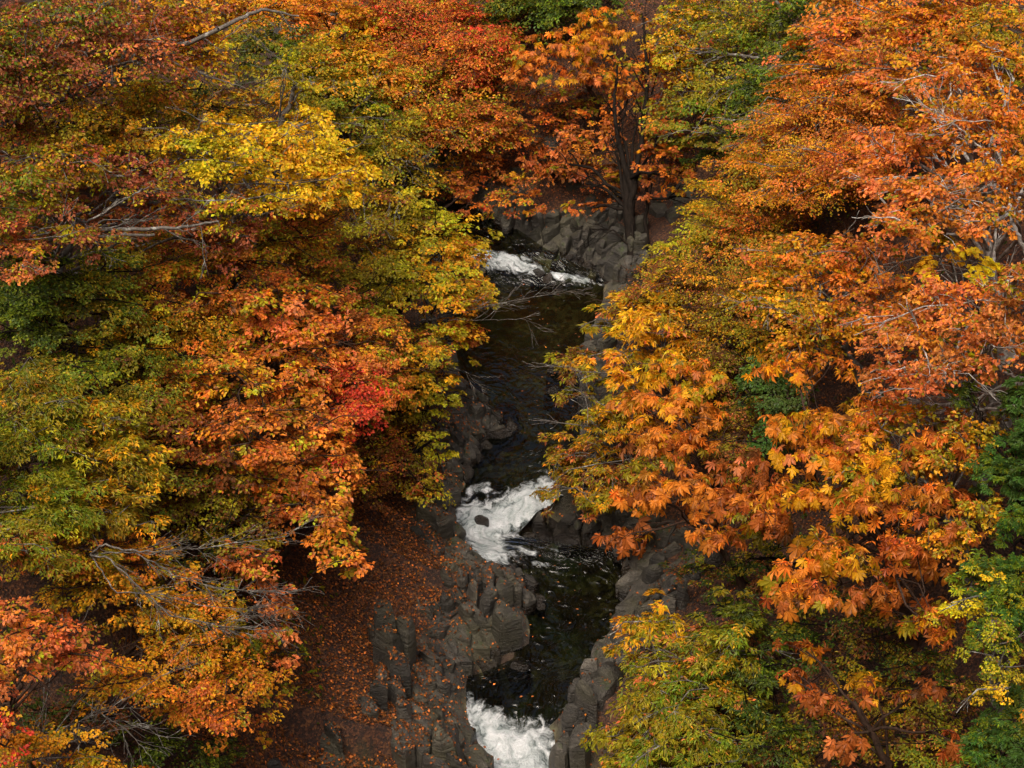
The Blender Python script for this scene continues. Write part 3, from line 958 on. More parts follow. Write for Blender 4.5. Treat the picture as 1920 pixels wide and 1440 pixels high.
    if single and allB:
        Dn, Sn, Nn = leaf_frame(D[one], Nl[one])
        for k, i in enumerate(one):
            ob = bpy.data.objects.new("leaf", leaf_single(kind, int(ci[i])))
            l = float(Ln[i])
            COL.objects.link(ob)
            ob.parent = crown
            ob.matrix_basis = Matrix(((Dn[k, 0] * l, Sn[k, 0] * l, Nn[k, 0] * l, B[i, 0]), (Dn[k, 1] * l, Sn[k, 1] * l, Nn[k, 1] * l, B[i, 1]), (Dn[k, 2] * l, Sn[k, 2] * l, Nn[k, 2] * l, B[i, 2]), (0, 0, 0, 1)))
    # big limbs that show in the photograph
    for (pts, rr0, rr1, front, ntw) in limbs:
        G = Geo()
        tl = tm - front
        P = np.array([CAM + ray(u, v) * (tl + 0.25 * k) for k, (u, v) in enumerate(pts)])
        nseg = 10 * (len(pts) - 1) + 1
        kx = np.linspace(0, len(pts) - 1, nseg)
        PP = np.stack([np.interp(kx, np.arange(len(pts)), P[:, i]) for i in range(3)], 1)
        kern = np.array([1, 2, 3, 2, 1]) / 9
        for _ in range(2):
            for i in range(3):
                PP[2:-2, i] = np.convolve(PP[:, i], kern, 'valid')
        PP[1:-1] += rng.normal(0, 0.014, (nseg - 2, 3))
        rads = np.linspace(rr0, rr1, nseg)
        G.add(*tube(PP, rads, 8))
        # rooted back to the trunk
        G.add(*tube(wiggle_path(path[4], PP[0], 8, 0.05, .05), np.linspace(min(r0 * .5, rr0 * 1.3), rr0, 8), 7))
        for _ in range(ntw):
            k = rng.integers(nseg // 4, nseg)
            dr = nrm(PP[min(k + 1, nseg - 1)] - PP[max(k - 1, 0)])
            bough(G, PP[k], nrm(dr + rng.normal(0, .5, 3)), rng.uniform(.5, 1.3), rads[k] * .5, 1, 0.006)
        G.build("limb", BARK[bark], root, True)
    return root

# ---- far side, behind the weir
tree("maple_tree", "red and rust maple at the top centre with scarlet tip", 'small', 8, 3.5, 'brown',
     "800 60 150 70 RO6RE2OR2; 720 40 90 60 RO5RE2OR2; 880 40 46 36 RE3RO5; 800 150 140 70 RO5OR4OL; 900 110 90 70 RO5OR3RE2; 820 240 110 60 OR4RO5OL2; 900 220 80 40 RO4OR2OL2")
tree("evergreen_tree", "dark green tree at the top centre behind orange leaves", 'small', 8, 2.2, 'dark', "1000 20 110 50 DG5GR4OL; 1090 10 70 40 GR4DG4; 960 -40 140 50 GR4OL3", cover=2.4)
tree("chestnut_tree", "orange big leaved chestnut at the top centre left of the dark trunk", 'palm', 24, 3.2, 'brown', "1060 95 100 50 OR6GO3RO; 1130 60 70 50 OR5GO4; 1000 130 70 40 OR4RO4GO; 1110 150 70 40 OR5RO3GO2", single=150, cover=1.15)
tree("riverside_tree", "dark trunked tree with sparse rust leaves standing behind the stone wall", 'oval', 15, 3.0, 'dark',
     "1180 180 80 80 OR5RO4GO; 1140 250 90 50 RO5OR4; 1230 130 60 60 OR6RO2; 1230 250 60 70 OR4RO5; 1110 390 110 24 RO6OR2 1.6; 1250 330 50 50 RO5OR3; 1070 330 80 40 RO6BR2 1.6; 1290 370 40 50 RO6BR2 1.2; 1030 300 60 40 RO5OR2 1.2",
     trunk=(1187, 498), trunk_r=0.23, single=200, cover=0.72, flat=.35, limbs=[([(1187, 360), (1168, 300), (1150, 215), (1158, 120)], 0.12, 0.035, 0.7, 9), ([(1190, 345), (1205, 250), (1215, 140), (1205, 30)], 0.11, 0.035, 0.7, 9), ([(1180, 370), (1140, 345), (1105, 350)], 0.06, 0.025, 0.6, 4), ([(1190, 470), (1150, 430), (1110, 430)], 0.04, 0.015, 1.2, 8)])
tree("slender_tree", "thin dark sapling beside the dark trunked tree", 'oval', 13, 2.2, 'dark', "1215 330 30 70 RO5OR3; 1225 260 30 40 OR4RO3", trunk=(1216, 470), trunk_r=0.08, cover=0.9)
tree("maple_tree", "rust shrubby maple over the far red talus", 'small', 9, 1.1, 'brown', "960 270 110 50 RO6OR2BR2; 1040 240 90 40 RO5OR3BR; 880 320 90 40 RO5OR3OL; 960 360 90 30 RO5OR3OL; 1080 310 80 40 RO5BR3OR; 1150 340 60 30 RO6BR2; 1250 300 60 50 RO5OL3BR2; 1100 190 80 40 RO4OL3BR2; 1000 190 90 40 RO5BR3OL2", cover=1.25)
tree("maple_tree", "small rust red maple left of the stone wall", 'small', 9, 1.6, 'brown', "850 345 60 30 RE2RO6OR2; 880 380 40 24 RO6OR3RE", cover=1.7, cat="tree")
tree("leafy_tree", "green and yellow tree at the top right of centre with pale bare boughs", 'small', 9, 4.2, 'grey',
     "1400 60 110 60 GR5OL3YG2; 1290 60 80 60 YG4GO3GR2; 1460 110 70 60 DG4GR4OL; 1270 130 60 50 GO4YG4OL; 1380 160 100 50 GR4OL4YG; 1310 210 100 40 GR6OL3; 1440 190 80 50 DG5GR4; 1360 250 90 28 GR5OL2; 1330 0 100 40 GR4YG3GO2; 1480 40 60 60 DG4GR4",
     cover=2.0, limbs=[([(1510, 128), (1440, 112), (1370, 100), (1290, 96)], 0.07, 0.02, 1.4, 8), ([(1520, 80), (1480, 40), (1440, -20)], 0.08, 0.05, 1.0, 3)])
tree("maple_tree", "low green maple beside the dark trunked tree", 'small', 9, 1.8, 'dark', "1270 260 50 26 GR6OL3; 1330 285 50 26 DG4GR3", cover=1.8)
# ---- left, from the top down
tree("orange_tree", "orange and gold tree at the upper left centre", 'small', 10, 4.5, 'brown', "600 30 110 45 OR5GO4; 520 15 80 40 GO4OR4; 690 80 80 50 OR4GO3RO; 640 110 90 50 GO4OR3OL2; 720 150 70 60 OR4GO3OL2")
tree("leafy_tree", "olive and gold tree under the orange one at upper left", 'small', 9, 3.6, 'grey', "620 170 100 50 OL4GO3GR2; 560 140 80 50 OL4YG3GR2; 700 200 70 60 GR4OL4GO; 500 90 80 60 DG4OL3GR3; 530 190 70 40 OL4GO2; 640 220 60 36 OL4GR3", cover=2.3)
tree("leafy_tree", "sprig of bright yellow green leaves at the upper left", 'oval', 15, 5.2, 'grey', "535 145 46 26 YG6GR2; 570 165 30 20 YG5", cover=1.0)
tree("beech_tree", "rust and copper beech filling the top left corner", 'oval', 12, 6.5, 'grey',
     "220 95 130 65 CO6BR2SA2; 80 140 120 70 CO6BR2OL2; 330 55 90 55 GO4CO4OR; 100 45 130 50 CO4GR3BR2; 390 100 60 60 YE3GO4CO2; 430 30 70 40 GO4OR3CO; 0 90 80 80 CO4GR4; 200 10 130 40 CO4OL4GO; -60 160 90 70 CO5BR2; -150 80 90 110 CO4OL3",
     cover=2.2, single=300, flat=.6, limbs=[([(-30, 225), (70, 172), (160, 150), (285, 112)], 0.075, 0.022, 2.2, 6), ([(-20, 250), (80, 205), (170, 165), (240, 145)], 0.07, 0.02, 1.8, 4), ([(300, 105), (380, 140), (460, 165)], 0.03, 0.012, 1.8, 6), ([(410, 55), (490, 15), (560, 30)], 0.06, 0.02, 1.5, 5)])
tree("yellow_tree", "bright yellow crown standing out on the left", 'oval', 12, 7.4, 'grey',
     "500 275 150 50 YE7YG3GO; 600 300 95 50 YE7GO2YG; 400 300 110 46 YE4YG4OL; 540 345 110 36 YE5GO3YG; 450 375 110 30 YE4OL3RO2; 340 255 80 40 GO4OL4YE; 560 235 70 36 YE5GO3; 650 320 46 30 YE5GO3; 450 235 110 34 YE5GO3YG; 620 350 70 34 YE6GO2",
     cover=2.3, single=300, flat=.7, limbs=[([(110, 345), (220, 336), (330, 322), (400, 288), (465, 272)], 0.08, 0.02, 1.6, 6)])
tree("leafy_tree", "olive and rust tree in the shade between beech and yellow crown", 'oval', 10, 4.2, 'dark', "260 200 120 50 OL4GO3RO2; 400 200 100 40 OL4GO2BR2; 140 240 110 50 GO2BR3OL4; 320 170 90 30 OL4DG2; 30 240 80 50 BR4RO3OL2; 210 280 110 50 OL3GO3BR3", cover=2.0)
tree("beech_tree", "rust beech with long lichened limbs on the left below the copper one", 'oval', 12, 6.0, 'grey',
     "330 405 150 40 CO6BR2SA2; 240 330 130 45 CO6BR2OL2; 100 310 120 60 CO3OL4GO2; 60 370 80 50 GR4OL4CO2; 110 425 120 40 CO5BR2OL2; 30 450 70 40 SA4CO5; 410 440 100 36 CO6BR2; -40 380 90 70 GR4CO3; 40 500 50 30 SA5CO4",
     cover=2.0, single=300, flat=.6, limbs=[([(-20, 470), (80, 438), (200, 430), (330, 428), (410, 415)], 0.075, 0.022, 2.2, 7), ([(80, 450), (170, 443), (290, 440)], 0.06, 0.03, 2.0, 3), ([(120, 395), (160, 420), (230, 375), (280, 350)], 0.03, 0.012, 2.4, 4)])
tree("maple_tree", "dull orange and olive maple below the yellow crown", 'small', 9, 4.2, 'brown', "400 490 130 46 RO5OR3OL2; 500 450 90 50 RO4OL4GO2; 580 450 80 60 OL4RO3GO3; 600 390 60 40 GO4OL3RO2; 520 410 60 30 BR3RE3RO3; 300 480 90 40 OR4OL4; 600 520 60 40 OL4RO2", cover=2.4)
tree("leafy_tree", "olive tree with fine grey twigs left of the far cascade", 'small', 9, 3.4, 'grey',
     "730 300 90 70 OL6GR2GO2; 700 230 60 50 OL5GR3; 720 380 80 50 OL5BR2GO; 680 440 70 50 OL5BR2; 770 250 50 50 OL4GO2BR2", cover=1.7, limbs=[([(650, 240), (660, 210), (690, 180)], 0.03, 0.01, 1.0, 6), ([(720, 400), (760, 330), (800, 290)], 0.03, 0.01, 1.0, 6)])
tree("maple_tree", "yellow green maple reaching over the pool below the far cascade", 'small', 10, 3.6, 'dark',
     "800 540 120 36 YG5GO4OL; 840 440 80 40 YG5GO4; 770 390 80 46 YG4OL4GO; 860 480 55 34 YG4GO4RO; 890 560 50 36 YG4GO3RO2; 880 520 50 28 YG4GO4; 720 520 80 46 OL5YG3; 760 470 80 36 OL4GO3; 850 590 50 26 GO4RO3YG2; 690 580 70 36 OL4YG2RO2",
     cover=2.3)
tree("maple_tree", "gold and russet maple hanging over the dark pool on the left", 'small', 10, 2.6, 'dark', "840 640 66 30 GO4YG3RO3; 800 690 70 36 OL4GO3RO2; 870 620 40 24 GO4RO4; 760 660 70 40 OL4RO2GO2; 770 740 60 40 OL4GO3", cover=2.2, limbs=[([(850, 706), (900, 708), (945, 705)], 0.015, 0.007, 0, 5)])
tree("maple_tree", "deep green maple at the left edge of the photo", 'small', 9, 4.0, 'dark', "150 560 120 46 GR6OL3DG; 60 520 90 46 DG4GR5; 60 620 90 36 GR5DG4; 220 655 130 40 GR6OL3; 110 680 110 40 GR5OL4; 250 600 80 30 OL4GO3GR2; 20 570 80 40 DG5GR4; 200 510 80 40 OL4DG3", cover=2.4)
tree("maple_tree", "olive gold maple in the middle of the left slope", 'small', 8, 3.6, 'dark', "340 620 120 46 GO4OL4OR2; 280 690 110 40 OL5OR2GO; 410 590 80 40 OR4GO3OL2; 300 560 90 30 BR4RO3; 250 760 100 40 OL5GR3; 330 720 80 36 OL4GO3RO2", cover=2.3)
tree("orange_tree", "large salmon orange tree left of the red maple", 'oval', 14, 5.2, 'brown',
     "520 590 110 46 OR5SA4RO; 580 545 80 40 OR5RO3SA; 520 655 120 46 OR6SA3GO; 440 700 110 46 OR4GO2RO3; 600 640 70 50 OR5SA3; 560 725 90 40 OR6SA2; 490 770 110 40 RO4OR5; 430 550 90 36 RO6OR3; 600 800 70 46 OR5SA4; 470 830 90 36 RO4OR4",
     cover=1.9, single=300, limbs=[([(330, 690), (365, 665), (385, 640)], 0.05, 0.03, 0.8, 3)])
tree("maple_tree", "vivid red maple in the middle of the left bank", 'small', 9, 5.0, 'brown', "665 720 60 40 RE6OR2RO; 680 762 40 34 RE6RO2; 640 765 50 36 RE4OR4; 610 700 50 26 RE3OR5; 640 855 40 18 RE3OR5; 700 715 40 30 RE3OR5", cover=2.6)
tree("maple_tree", "small leaved orange maple right of the red one", 'small', 9, 4.0, 'brown', "715 690 56 40 OR6SA4; 700 640 66 36 OR6RO3; 690 600 60 30 OR4RO5; 735 735 40 36 OR6SA2; 650 600 50 30 RO5OR4; 620 860 60 40 OR5RO4", cover=2.4)
tree("orange_tree", "orange tree with hanging sprays above the dark litter slope", 'oval', 15, 4.4, 'brown', "600 890 80 40 OR6RO3; 560 945 90 40 OR5RO4; 620 1000 66 46 OR6RO3; 520 900 80 40 RO5OR4; 640 950 40 40 OR6SA2; 650 1050 36 22 OR6RO2; 560 860 60 40 OR4RO4", cover=1.8, single=200)
tree("hornbeam_tree", "olive green narrow leaved tree at the middle left edge", 'narrow', 14, 5.0, 'grey', "60 770 130 60 OL4GR5; 60 860 120 60 GR4OL5; 180 800 110 50 OL6GO2; 80 950 130 60 OL5GR4; 210 870 110 56 OL6GO3; 30 1030 100 50 OL5GR3RO2; -120 820 100 110 OL5GR4; 200 960 100 46 OL5GO3", cover=2.7)
tree("maple_tree", "rust brown tree with broad leaves left of centre slope", 'oval', 14, 3.6, 'dark', "310 830 100 46 RO5BR3OL2; 380 880 90 40 RO5BR4; 390 770 80 40 RO5OR4; 300 760 80 36 OR5RO3; 440 920 90 40 OL3BR4RO2; 250 820 70 40 BR4OL3", cover=1.6, single=150)
tree("maple_tree", "dark olive maple behind the grey bare branches", 'small', 9, 2.8, 'dark', "400 960 120 46 OL5BR3; 330 930 90 40 OL4BR3GR2; 430 1020 90 46 OL3DG3BR3; 480 890 60 40 OL5GO2; 430 840 60 36 OL4GR3", cover=1.9)
tree("hornbeam_tree", "golden tree filling the lower left", 'small', 10, 4.4, 'brown', "330 1130 130 46 GO6OL3OR; 200 1090 110 46 OL4GO5; 280 1060 90 36 OR4GO4; 330 1210 110 46 GO5OR4; 440 1260 90 46 OR4GO4RO2; 240 1280 90 40 OR4GO5; 130 1040 90 36 OL4GO3RO2; 380 1320 90 36 OR5RO3GO", cover=2.3)
tree("maple_tree", "salmon red tree at the lower left edge", 'oval', 14, 5.4, 'brown', "60 1175 110 40 RO4SA5OR; 130 1225 70 36 RO4SA5; 30 1255 56 50 SA5OR4; -20 1310 60 40 SA4RO3; 10 1400 36 40 RO5RE3", cover=1.9, single=200)
tree("orange_tree", "drooping rust orange boughs at the edge of the dark litter slope", 'oval', 14, 3.4, 'brown', "480 1080 46 40 RO5SA4; 505 1130 46 44 RO5SA3OR; 530 1175 36 30 RO5SA3; 440 1050 40 30 RO6SA2", cover=1.8, single=100, lean=2.0)
tree("shrub", "yellow green shrub over the dark litter slope at lower left", 'small', 9, 1.0, 'grey', "470 1230 70 30 OL4GR4YG; 560 1225 34 14 YG5GR3; 420 1180 60 30 OL5DG2", cat="shrub", cover=1.5)
tree("gold_tree", "gold branch at the bottom left corner", 'small', 11, 4.2, 'grey', "130 1420 120 26 GO7OL2; 40 1440 90 30 GO5OL3; 200 1460 90 30 GO5OR3", cover=1.9)
tree("shrub", "dark green shrubs in the shade at the bottom left", 'small', 10, 1.2, 'dark', "300 1400 110 46 DG5GR3; 150 1330 110 40 DG5BR3; 400 1400 60 36 DG4GR3; 60 1330 60 36 DG4BR3", cat="shrub", cover=1.3)
tree("shrub", "brown and olive bush on the rocks between litter slope and pool", 'small', 8, 1.2, 'dark', "760 810 70 46 OL4BR4GO; 730 870 70 46 BR4RO4OL; 790 890 60 40 OL3BR4; 700 910 50 40 BR4RO4; 740 770 50 36 OL5GO2", cat="shrub", cover=1.8)
tree("maple_tree", "yellow green maple spray leaning over the left bank stones", 'small', 10, 2.0, 'dark', "820 850 46 24 YG5OL4; 800 770 50 30 OL5YG3; 800 920 50 24 OL4YG3RO2; 850 740 30 20 OL5", cover=1.9)
# a leafless tree
def bare_tree(label, trunk, pts_list, t_off, bark, h):
    P0, t0 = meet(*trunk, h)
    b = meet(*trunk)[0]
    root = empty("bare_tree", b, label, "tree")
    G = Geo(); G.add(*tube(wiggle_path(b - [0, 0, .2], P0, 8, .04, 0), np.linspace(.09, .05, 8), 7)); G.build("trunk", BARK[bark], root, True)
    for pts, r0, r1, ntw in pts_list:
        G = Geo()
        P = np.array([CAM + ray(u, v) * (t0 + t_off - 0.05 * k) for k, (u, v) in enumerate(pts)])
        P = np.concatenate([P0[None], P]) if np.linalg.norm(P[0] - P0) > 0.05 else P
        kx = np.linspace(0, len(P) - 1, 28)
        PP = np.stack([np.interp(kx, np.arange(len(P)), P[:, i]) for i in range(3)], 1)
        PP[1:-1] += rng.normal(0, .012, (26, 3))
        rad = np.linspace(r0 * .5, r1 * .6, 28)
        G.add(*tube(PP, rad, 6))
        for _ in range(ntw):
            k = rng.integers(6, 28)
            dr = nrm(PP[min(k + 1, 27)] - PP[k - 1])
            bough(G, PP[k], nrm(dr + rng.normal(0, .30, 3)), rng.uniform(.5, 1.1), max(.006, rad[k] * .4), 1, 0.0048)
        G.build("limb", BARK[bark], root, True)
    return root
bare_tree("leafless grey tree with lichened limbs at the lower left", (170, 1040), [([(195, 1020), (235, 1032), (300, 1035), (400, 1025), (540, 1005)], .045, .01, 16), ([(200, 1045), (260, 1100), (320, 1155), (420, 1175), (510, 1180)], .04, .01, 18), ([(250, 1035), (330, 1080), (420, 1105), (520, 1110)], .03, .01, 16), ([(215, 1110), (300, 1115), (380, 1135), (470, 1145)], .028, .008, 14)], -0.6, 'grey', 5.0)
bare_tree("tangle of thin leafless stems at the bottom left", (60, 1430), [([(60, 1400), (90, 1300), (110, 1240)], .02, .008, 8), ([(80, 1380), (200, 1330), (330, 1250)], .02, .008, 10), ([(150, 1310), (240, 1370), (300, 1440)], .02, .008, 8), ([(60, 1420), (140, 1390), (260, 1360)], .018, .008, 8)], -0.3, 'grey', 2.5)
bare_tree("leafless pale branches reaching over the pool below the far cascade", (800, 600), [([(850, 590), (930, 570), (1000, 556), (1095, 545)], .024, .007, 18), ([(850, 600), (910, 600), (985, 598)], .016, .006, 8), ([(850, 690), (900, 708), (945, 705)], .014, .006, 3)], -1.0, 'grey', 2.6)
# ---- right, from the top down
tree("orange_tree", "broad orange and gold tree in the top right corner", 'small', 11, 5.0, 'grey', "1600 60 130 60 OR4SA3GO3; 1740 50 130 60 OR4SA2GO3OL2; 1860 50 100 60 GO4OL4OR; 1560 130 80 50 OR5GO3RO; 1680 130 110 46 OR4SA4GO2; 1800 0 160 50 OR4SA2GO3; 1600 -10 120 50 OR5GO3; 1900 140 60 60 OL5GO3", cover=2.3)
tree("fine_leaved_tree", "fine leaved rust orange tree on the upper right slope", 'small', 7, 4.0, 'grey', "1560 220 130 60 OR5GO3RO3; 1480 250 110 60 OR4RO3OL3; 1530 310 130 60 OR4GO4RO; 1640 240 90 56 OR5SA2RO2; 1430 320 100 56 GO4OL3OR3; 1600 300 100 50 OR4RO3GO2; 1480 190 60 50 OR4OL3; 1620 170 90 40 OR5RO2RE", cover=2.2,
     limbs=[([(1665, 330), (1655, 270), (1690, 210), (1720, 160)], .03, .012, 1.0, 8), ([(1715, 180), (1700, 130), (1690, 100)], .03, .012, 1.5, 8)])
tree("fine_leaved_tree", "fine leaved olive and rust tree right of the dark trunk", 'small', 7, 2.8, 'brown', "1400 430 100 56 OL4OR4GO2; 1350 380 70 46 YG4GO4OL; 1310 450 60 50 YG5OL4; 1440 380 90 50 OR4OL3RO2; 1330 530 110 46 OL4BR3GO2; 1250 530 80 40 BR4OL3RO2; 1440 490 80 50 OL4OR3; 1250 490 50 36 YG4OL4; 1200 570 60 30 BR4OL4", cover=2.2)
tree("cherry_tree", "pale barked tree with peach orange leaves at the right edge", 'oval', 14, 7.5, 'pale',
     "1800 250 110 70 OR5GO3SA2; 1790 150 100 56 OR4SA4GO; 1860 120 80 50 OR5GO4; 1690 290 110 56 SA5OR5; 1640 345 80 40 SA6OR3; 1750 370 120 56 SA4OR5; 1870 340 80 70 OR5GO3SA2; 1720 430 100 46 OR5SA4; 1880 230 70 60 OR5GO4; 1960 300 60 120 OR5GO3; 1840 420 60 40 OR4SA4; 2080 300 110 110 OR5SA3GO2; 2070 520 100 90 SA4OR4",
     cover=1.7, single=300, flat=.35, limbs=[([(1935, 500), (1895, 410), (1888, 330), (1858, 250)], 0.055, 0.022, 2.2, 6), ([(1900, 405), (1925, 330), (1950, 250)], 0.035, 0.02, 2.2, 3), ([(1860, 300), (1800, 240), (1760, 215)], 0.02, 0.01, 1.8, 5), ([(1885, 590), (1862, 510), (1868, 430)], 0.045, 0.03, 1.8, 3)])
tree("yellow_tree", "clear yellow broad leaves behind the pale trunk at right", 'oval', 22, 6.2, 'grey', "1820 490 70 28 YE8GO2; 1850 670 40 18 YE7GO3; 1760 480 40 20 YE6GO3", cover=1.7)
tree("leafy_tree", "gold and olive tree in the middle of the right slope", 'oval', 13, 5.0, 'grey', "1490 590 100 46 GO4OL4OR2; 1500 480 100 46 GO4OR4OL2; 1570 520 90 46 OR5GO3; 1570 610 110 46 GO4OL3RO2; 1650 560 80 46 RO4OR4; 1460 540 70 40 GO4OL3; 1620 480 70 40 OR5SA3; 1500 650 80 36 GO4OR4OL", cover=1.9, single=200, flat=.5)
tree("cherry_tree", "peach leaved tree with white lichened boughs on the right", 'oval', 14, 7.2, 'pale',
     "1800 570 120 56 SA5OR4RO; 1720 640 110 56 SA5OR4; 1850 640 90 50 SA4RO4OR; 1680 705 80 40 SA4RO4; 1790 700 70 30 SA5RO3; 1900 560 60 60 RO4SA4; 1640 610 60 40 SA4OR4; 1740 730 60 26 RO5SA4",
     cover=1.7, single=300, flat=.35, limbs=[([(1960, 765), (1900, 760), (1850, 768), (1800, 770), (1770, 758)], 0.045, 0.018, 1.6, 5), ([(1950, 720), (1880, 720), (1840, 745), (1760, 760), (1700, 745)], 0.035, 0.012, 1.4, 8), ([(1930, 712), (1880, 700), (1860, 665), (1845, 640)], 0.03, 0.015, 1.6, 4)])
tree("leafy_tree", "evergreen with glossy blue green leaves between the right bank chestnuts", 'oval', 11, 4.0, 'dark', "1440 735 70 46 BG6DG3; 1465 785 50 46 BG6DG3; 1420 690 40 30 BG4GR4; 1430 830 30 40 BG5DG3", cover=2.2)
tree("gold_shrub", "golden yellow narrow leaved tree on the right bank of the pool", 'narrow', 17, 2.8, 'grey', "1250 620 90 50 GO6YE3OL; 1190 600 70 46 GO6YE4; 1230 565 60 30 YE5GO5; 1160 655 60 36 GO6OL2; 1290 660 70 40 GO5OL3; 1130 600 36 26 GO5OL3; 1170 700 50 30 GO5OR3", cover=2.2)
tree("fine_leaved_tree", "fine olive brown shrub behind the golden tree on the right", 'small', 7, 3.0, 'brown', "1360 620 90 56 OL4BR3GO2; 1350 700 60 46 OL4BR3; 1390 560 70 40 BR4OL3GO2; 1380 800 60 60 OL4BR4; 1370 880 60 40 BR4OL3RO2; 1420 650 50 40 OL4GO3", cover=2.1)
tree("chestnut_tree", "orange chestnut with hand shaped leaves on the right bank", 'palm', 36, 4.6, 'brown', "1260 700 70 40 GO5YE3OR2; 1270 775 80 46 OR6GO3; 1230 835 60 46 OR6GO2; 1310 740 46 46 OR4GO3YG2; 1310 830 50 40 OR5RO3; 1190 760 40 36 OR5GO4", single=220, cover=1.6)
tree("fine_leaved_tree", "olive fringe of narrow leaves hanging over the middle rapids", 'narrow', 12, 2.2, 'grey', "1120 870 110 36 OL4BR3GO3; 1080 915 80 26 OL5BR2GO2; 1110 800 66 34 GO4OL5; 1170 780 50 50 GO5OL3; 1060 845 46 20 OL4BR3; 1090 690 46 40 BR4OL4; 1150 930 60 24 OL4GO2; 1090 740 40 24 OL4BR3; 1210 890 60 36 OL4BR3", cover=1.9)
tree("chestnut_tree", "large orange chestnut with big hand shaped leaves at lower right", 'palm', 43, 6.4, 'brown',
     "1560 860 110 50 OR5GO4OL; 1500 800 80 36 OR6GO3; 1600 790 100 40 OR5GO4; 1530 940 100 46 OR5GO5; 1680 880 100 46 OR5GO3RO; 1640 960 110 46 OR5GO3RO2; 1780 950 80 56 RO4OR5; 1490 690 90 24 OR5GO4; 1560 1050 90 50 OR6GO4; 1500 1120 66 46 OR5RO4; 1720 1040 80 36 OR4RO4; 1740 1180 90 36 RO6OR2; 1640 1110 60 26 RO5OR3; 1780 830 60 36 OR4RO4",
     single=300, cover=1.55, droop=.3)
tree("chestnut_tree", "lower orange chestnut spray between evergreen and river at right", 'palm', 42, 5.0, 'brown', "1250 905 90 36 OR6RO3; 1190 930 50 24 OR6GO2; 1340 940 80 46 OR6RO3; 1420 970 70 40 OR5RO4; 1350 1010 50 30 RO5OR4; 1400 880 50 36 RO6BR2; 1170 1010 34 12 RO6OR3 2.4", single=200, cover=1.5, droop=.3)
tree("chestnut_tree", "few rust chestnut leaves dangling in the dark at lower right", 'palm', 44, 4.0, 'brown', "1500 1215 50 26 RO6OR3; 1480 1270 30 24 RO6; 1530 1310 50 24 RO7; 1720 1300 50 24 RO6BR2; 1790 1390 50 26 RO6BR3; 1580 1390 50 26 RO6; 1640 1290 40 20 RO6BR2", cover=0.7, single=60)
tree("leafy_tree", "olive gold leaves among the chestnut boughs at right", 'oval', 13, 6.0, 'grey', "1640 835 70 40 OL4GO4; 1720 790 100 36 RO4OL4GO; 1620 900 60 40 GO4OL4; 1760 880 80 46 OL4GO4RO; 1820 820 70 40 OL4GO3; 1780 1010 60 40 OL3GO4; 1840 970 50 40 OL4GO3", cover=1.5, flat=.5)
tree("conifer", "green conifer with fan sprays down the right edge", 'needle', 12, 6.4, 'dark', "1890 900 56 50 BG6GR2; 1915 1000 50 60 BG5GR4; 1905 760 40 60 BG5DG4; 1860 880 36 34 BG5GR3; 1880 1170 60 66 BG5GR3YG; 1840 1090 50 46 GR5BG2YG2; 1900 1090 50 50 BG4GR4; 1800 740 30 26 GR4DG3; 1950 880 60 150 BG5DG2; 1900 850 50 40 BG6; 2090 820 110 110 BG4DG3GR3; 2070 1060 110 110 BG3GR4OL3", cat="tree", cover=2.4, spray=.62, flat=.3)
tree("conifer", "bright green conifer tip in the bottom right corner", 'needle', 12, 5.6, 'dark', "1890 1390 60 60 BG6GR4; 1900 1330 50 40 BG5GR3; 1850 1420 50 40 BG5GR4; 1940 1440 60 60 BG6; 2060 1330 110 110 GR4DG3OL3", cover=2.5, spray=.62, flat=.3)
tree("larch", "yellow feathery sprays beside the conifer at lower right", 'small', 8, 6.8, 'grey', "1800 1140 56 16 YE8YG2; 1850 1120 40 14 YE5YG3; 1870 1292 50 9 YE7YG2; 1860 1210 50 30 YG4GR4; 1870 1250 40 24 YG4GR3", cover=1.9, spray=.7)
tree("willow_shrub", "olive yellow shrub with fine hanging leaves on the lower right bank", 'narrow', 14, 2.8, 'grey', "1270 1240 110 46 OL6GR2YG2; 1220 1165 80 36 GO4OL5; 1250 1320 100 46 OL6GR3YG; 1330 1290 90 46 OL5GR3; 1210 1380 90 46 OL6GR3YG; 1320 1380 100 46 OL5GR3; 1240 1440 110 36 OL4GR4; 1370 1220 66 40 OL4GR4; 1180 1410 60 36 OL5YG3", cat="shrub", cover=2.6, droop=.34)
tree("leafy_tree", "dark green foliage behind the olive shrub at lower right", 'narrow', 13, 2.4, 'dark', "1400 1180 80 40 GR5DG4; 1360 1140 60 30 DG5OL2; 1430 1250 60 46 DG5GR3; 1400 1320 60 50 DG5OL3; 1450 1400 80 46 DG5GR2OL", cover=1.6)
tree("shrub", "brown and olive undergrowth in the shade at the bottom right", 'small', 9, 1.8, 'dark', "1620 1270 100 30 OL4BR3GO2; 1560 1360 100 36 OL4BR4; 1700 1330 110 46 OL4BR4; 1680 1400 110 36 BR4OL3; 1780 1400 80 40 OL4GR3; 1500 1420 90 36 OL3DG3BR3; 1800 1290 60 36 OL4BR2DG2; 1560 1240 70 30 BR4DG3; 1620 1200 90 40 DG4OL3BR3; 1720 1240 80 40 DG4OL3BR2; 1500 1170 60 40 DG4OL3; 1640 1150 80 40 DG4BR3OL2", cat="shrub", cover=1.7)
tree("shrub", "small dark bushes on the litter right of the low outcrop", 'small', 9, 1.0, 'dark', "1330 1070 90 30 DG4BR3OL2; 1400 1050 60 30 DG4OL2; 1440 1100 50 30 BR4DG3; 1480 1020 60 30 DG4OL3", cat="shrub", cover=1.5)
print("LEAVES", LEAFCOUNT)

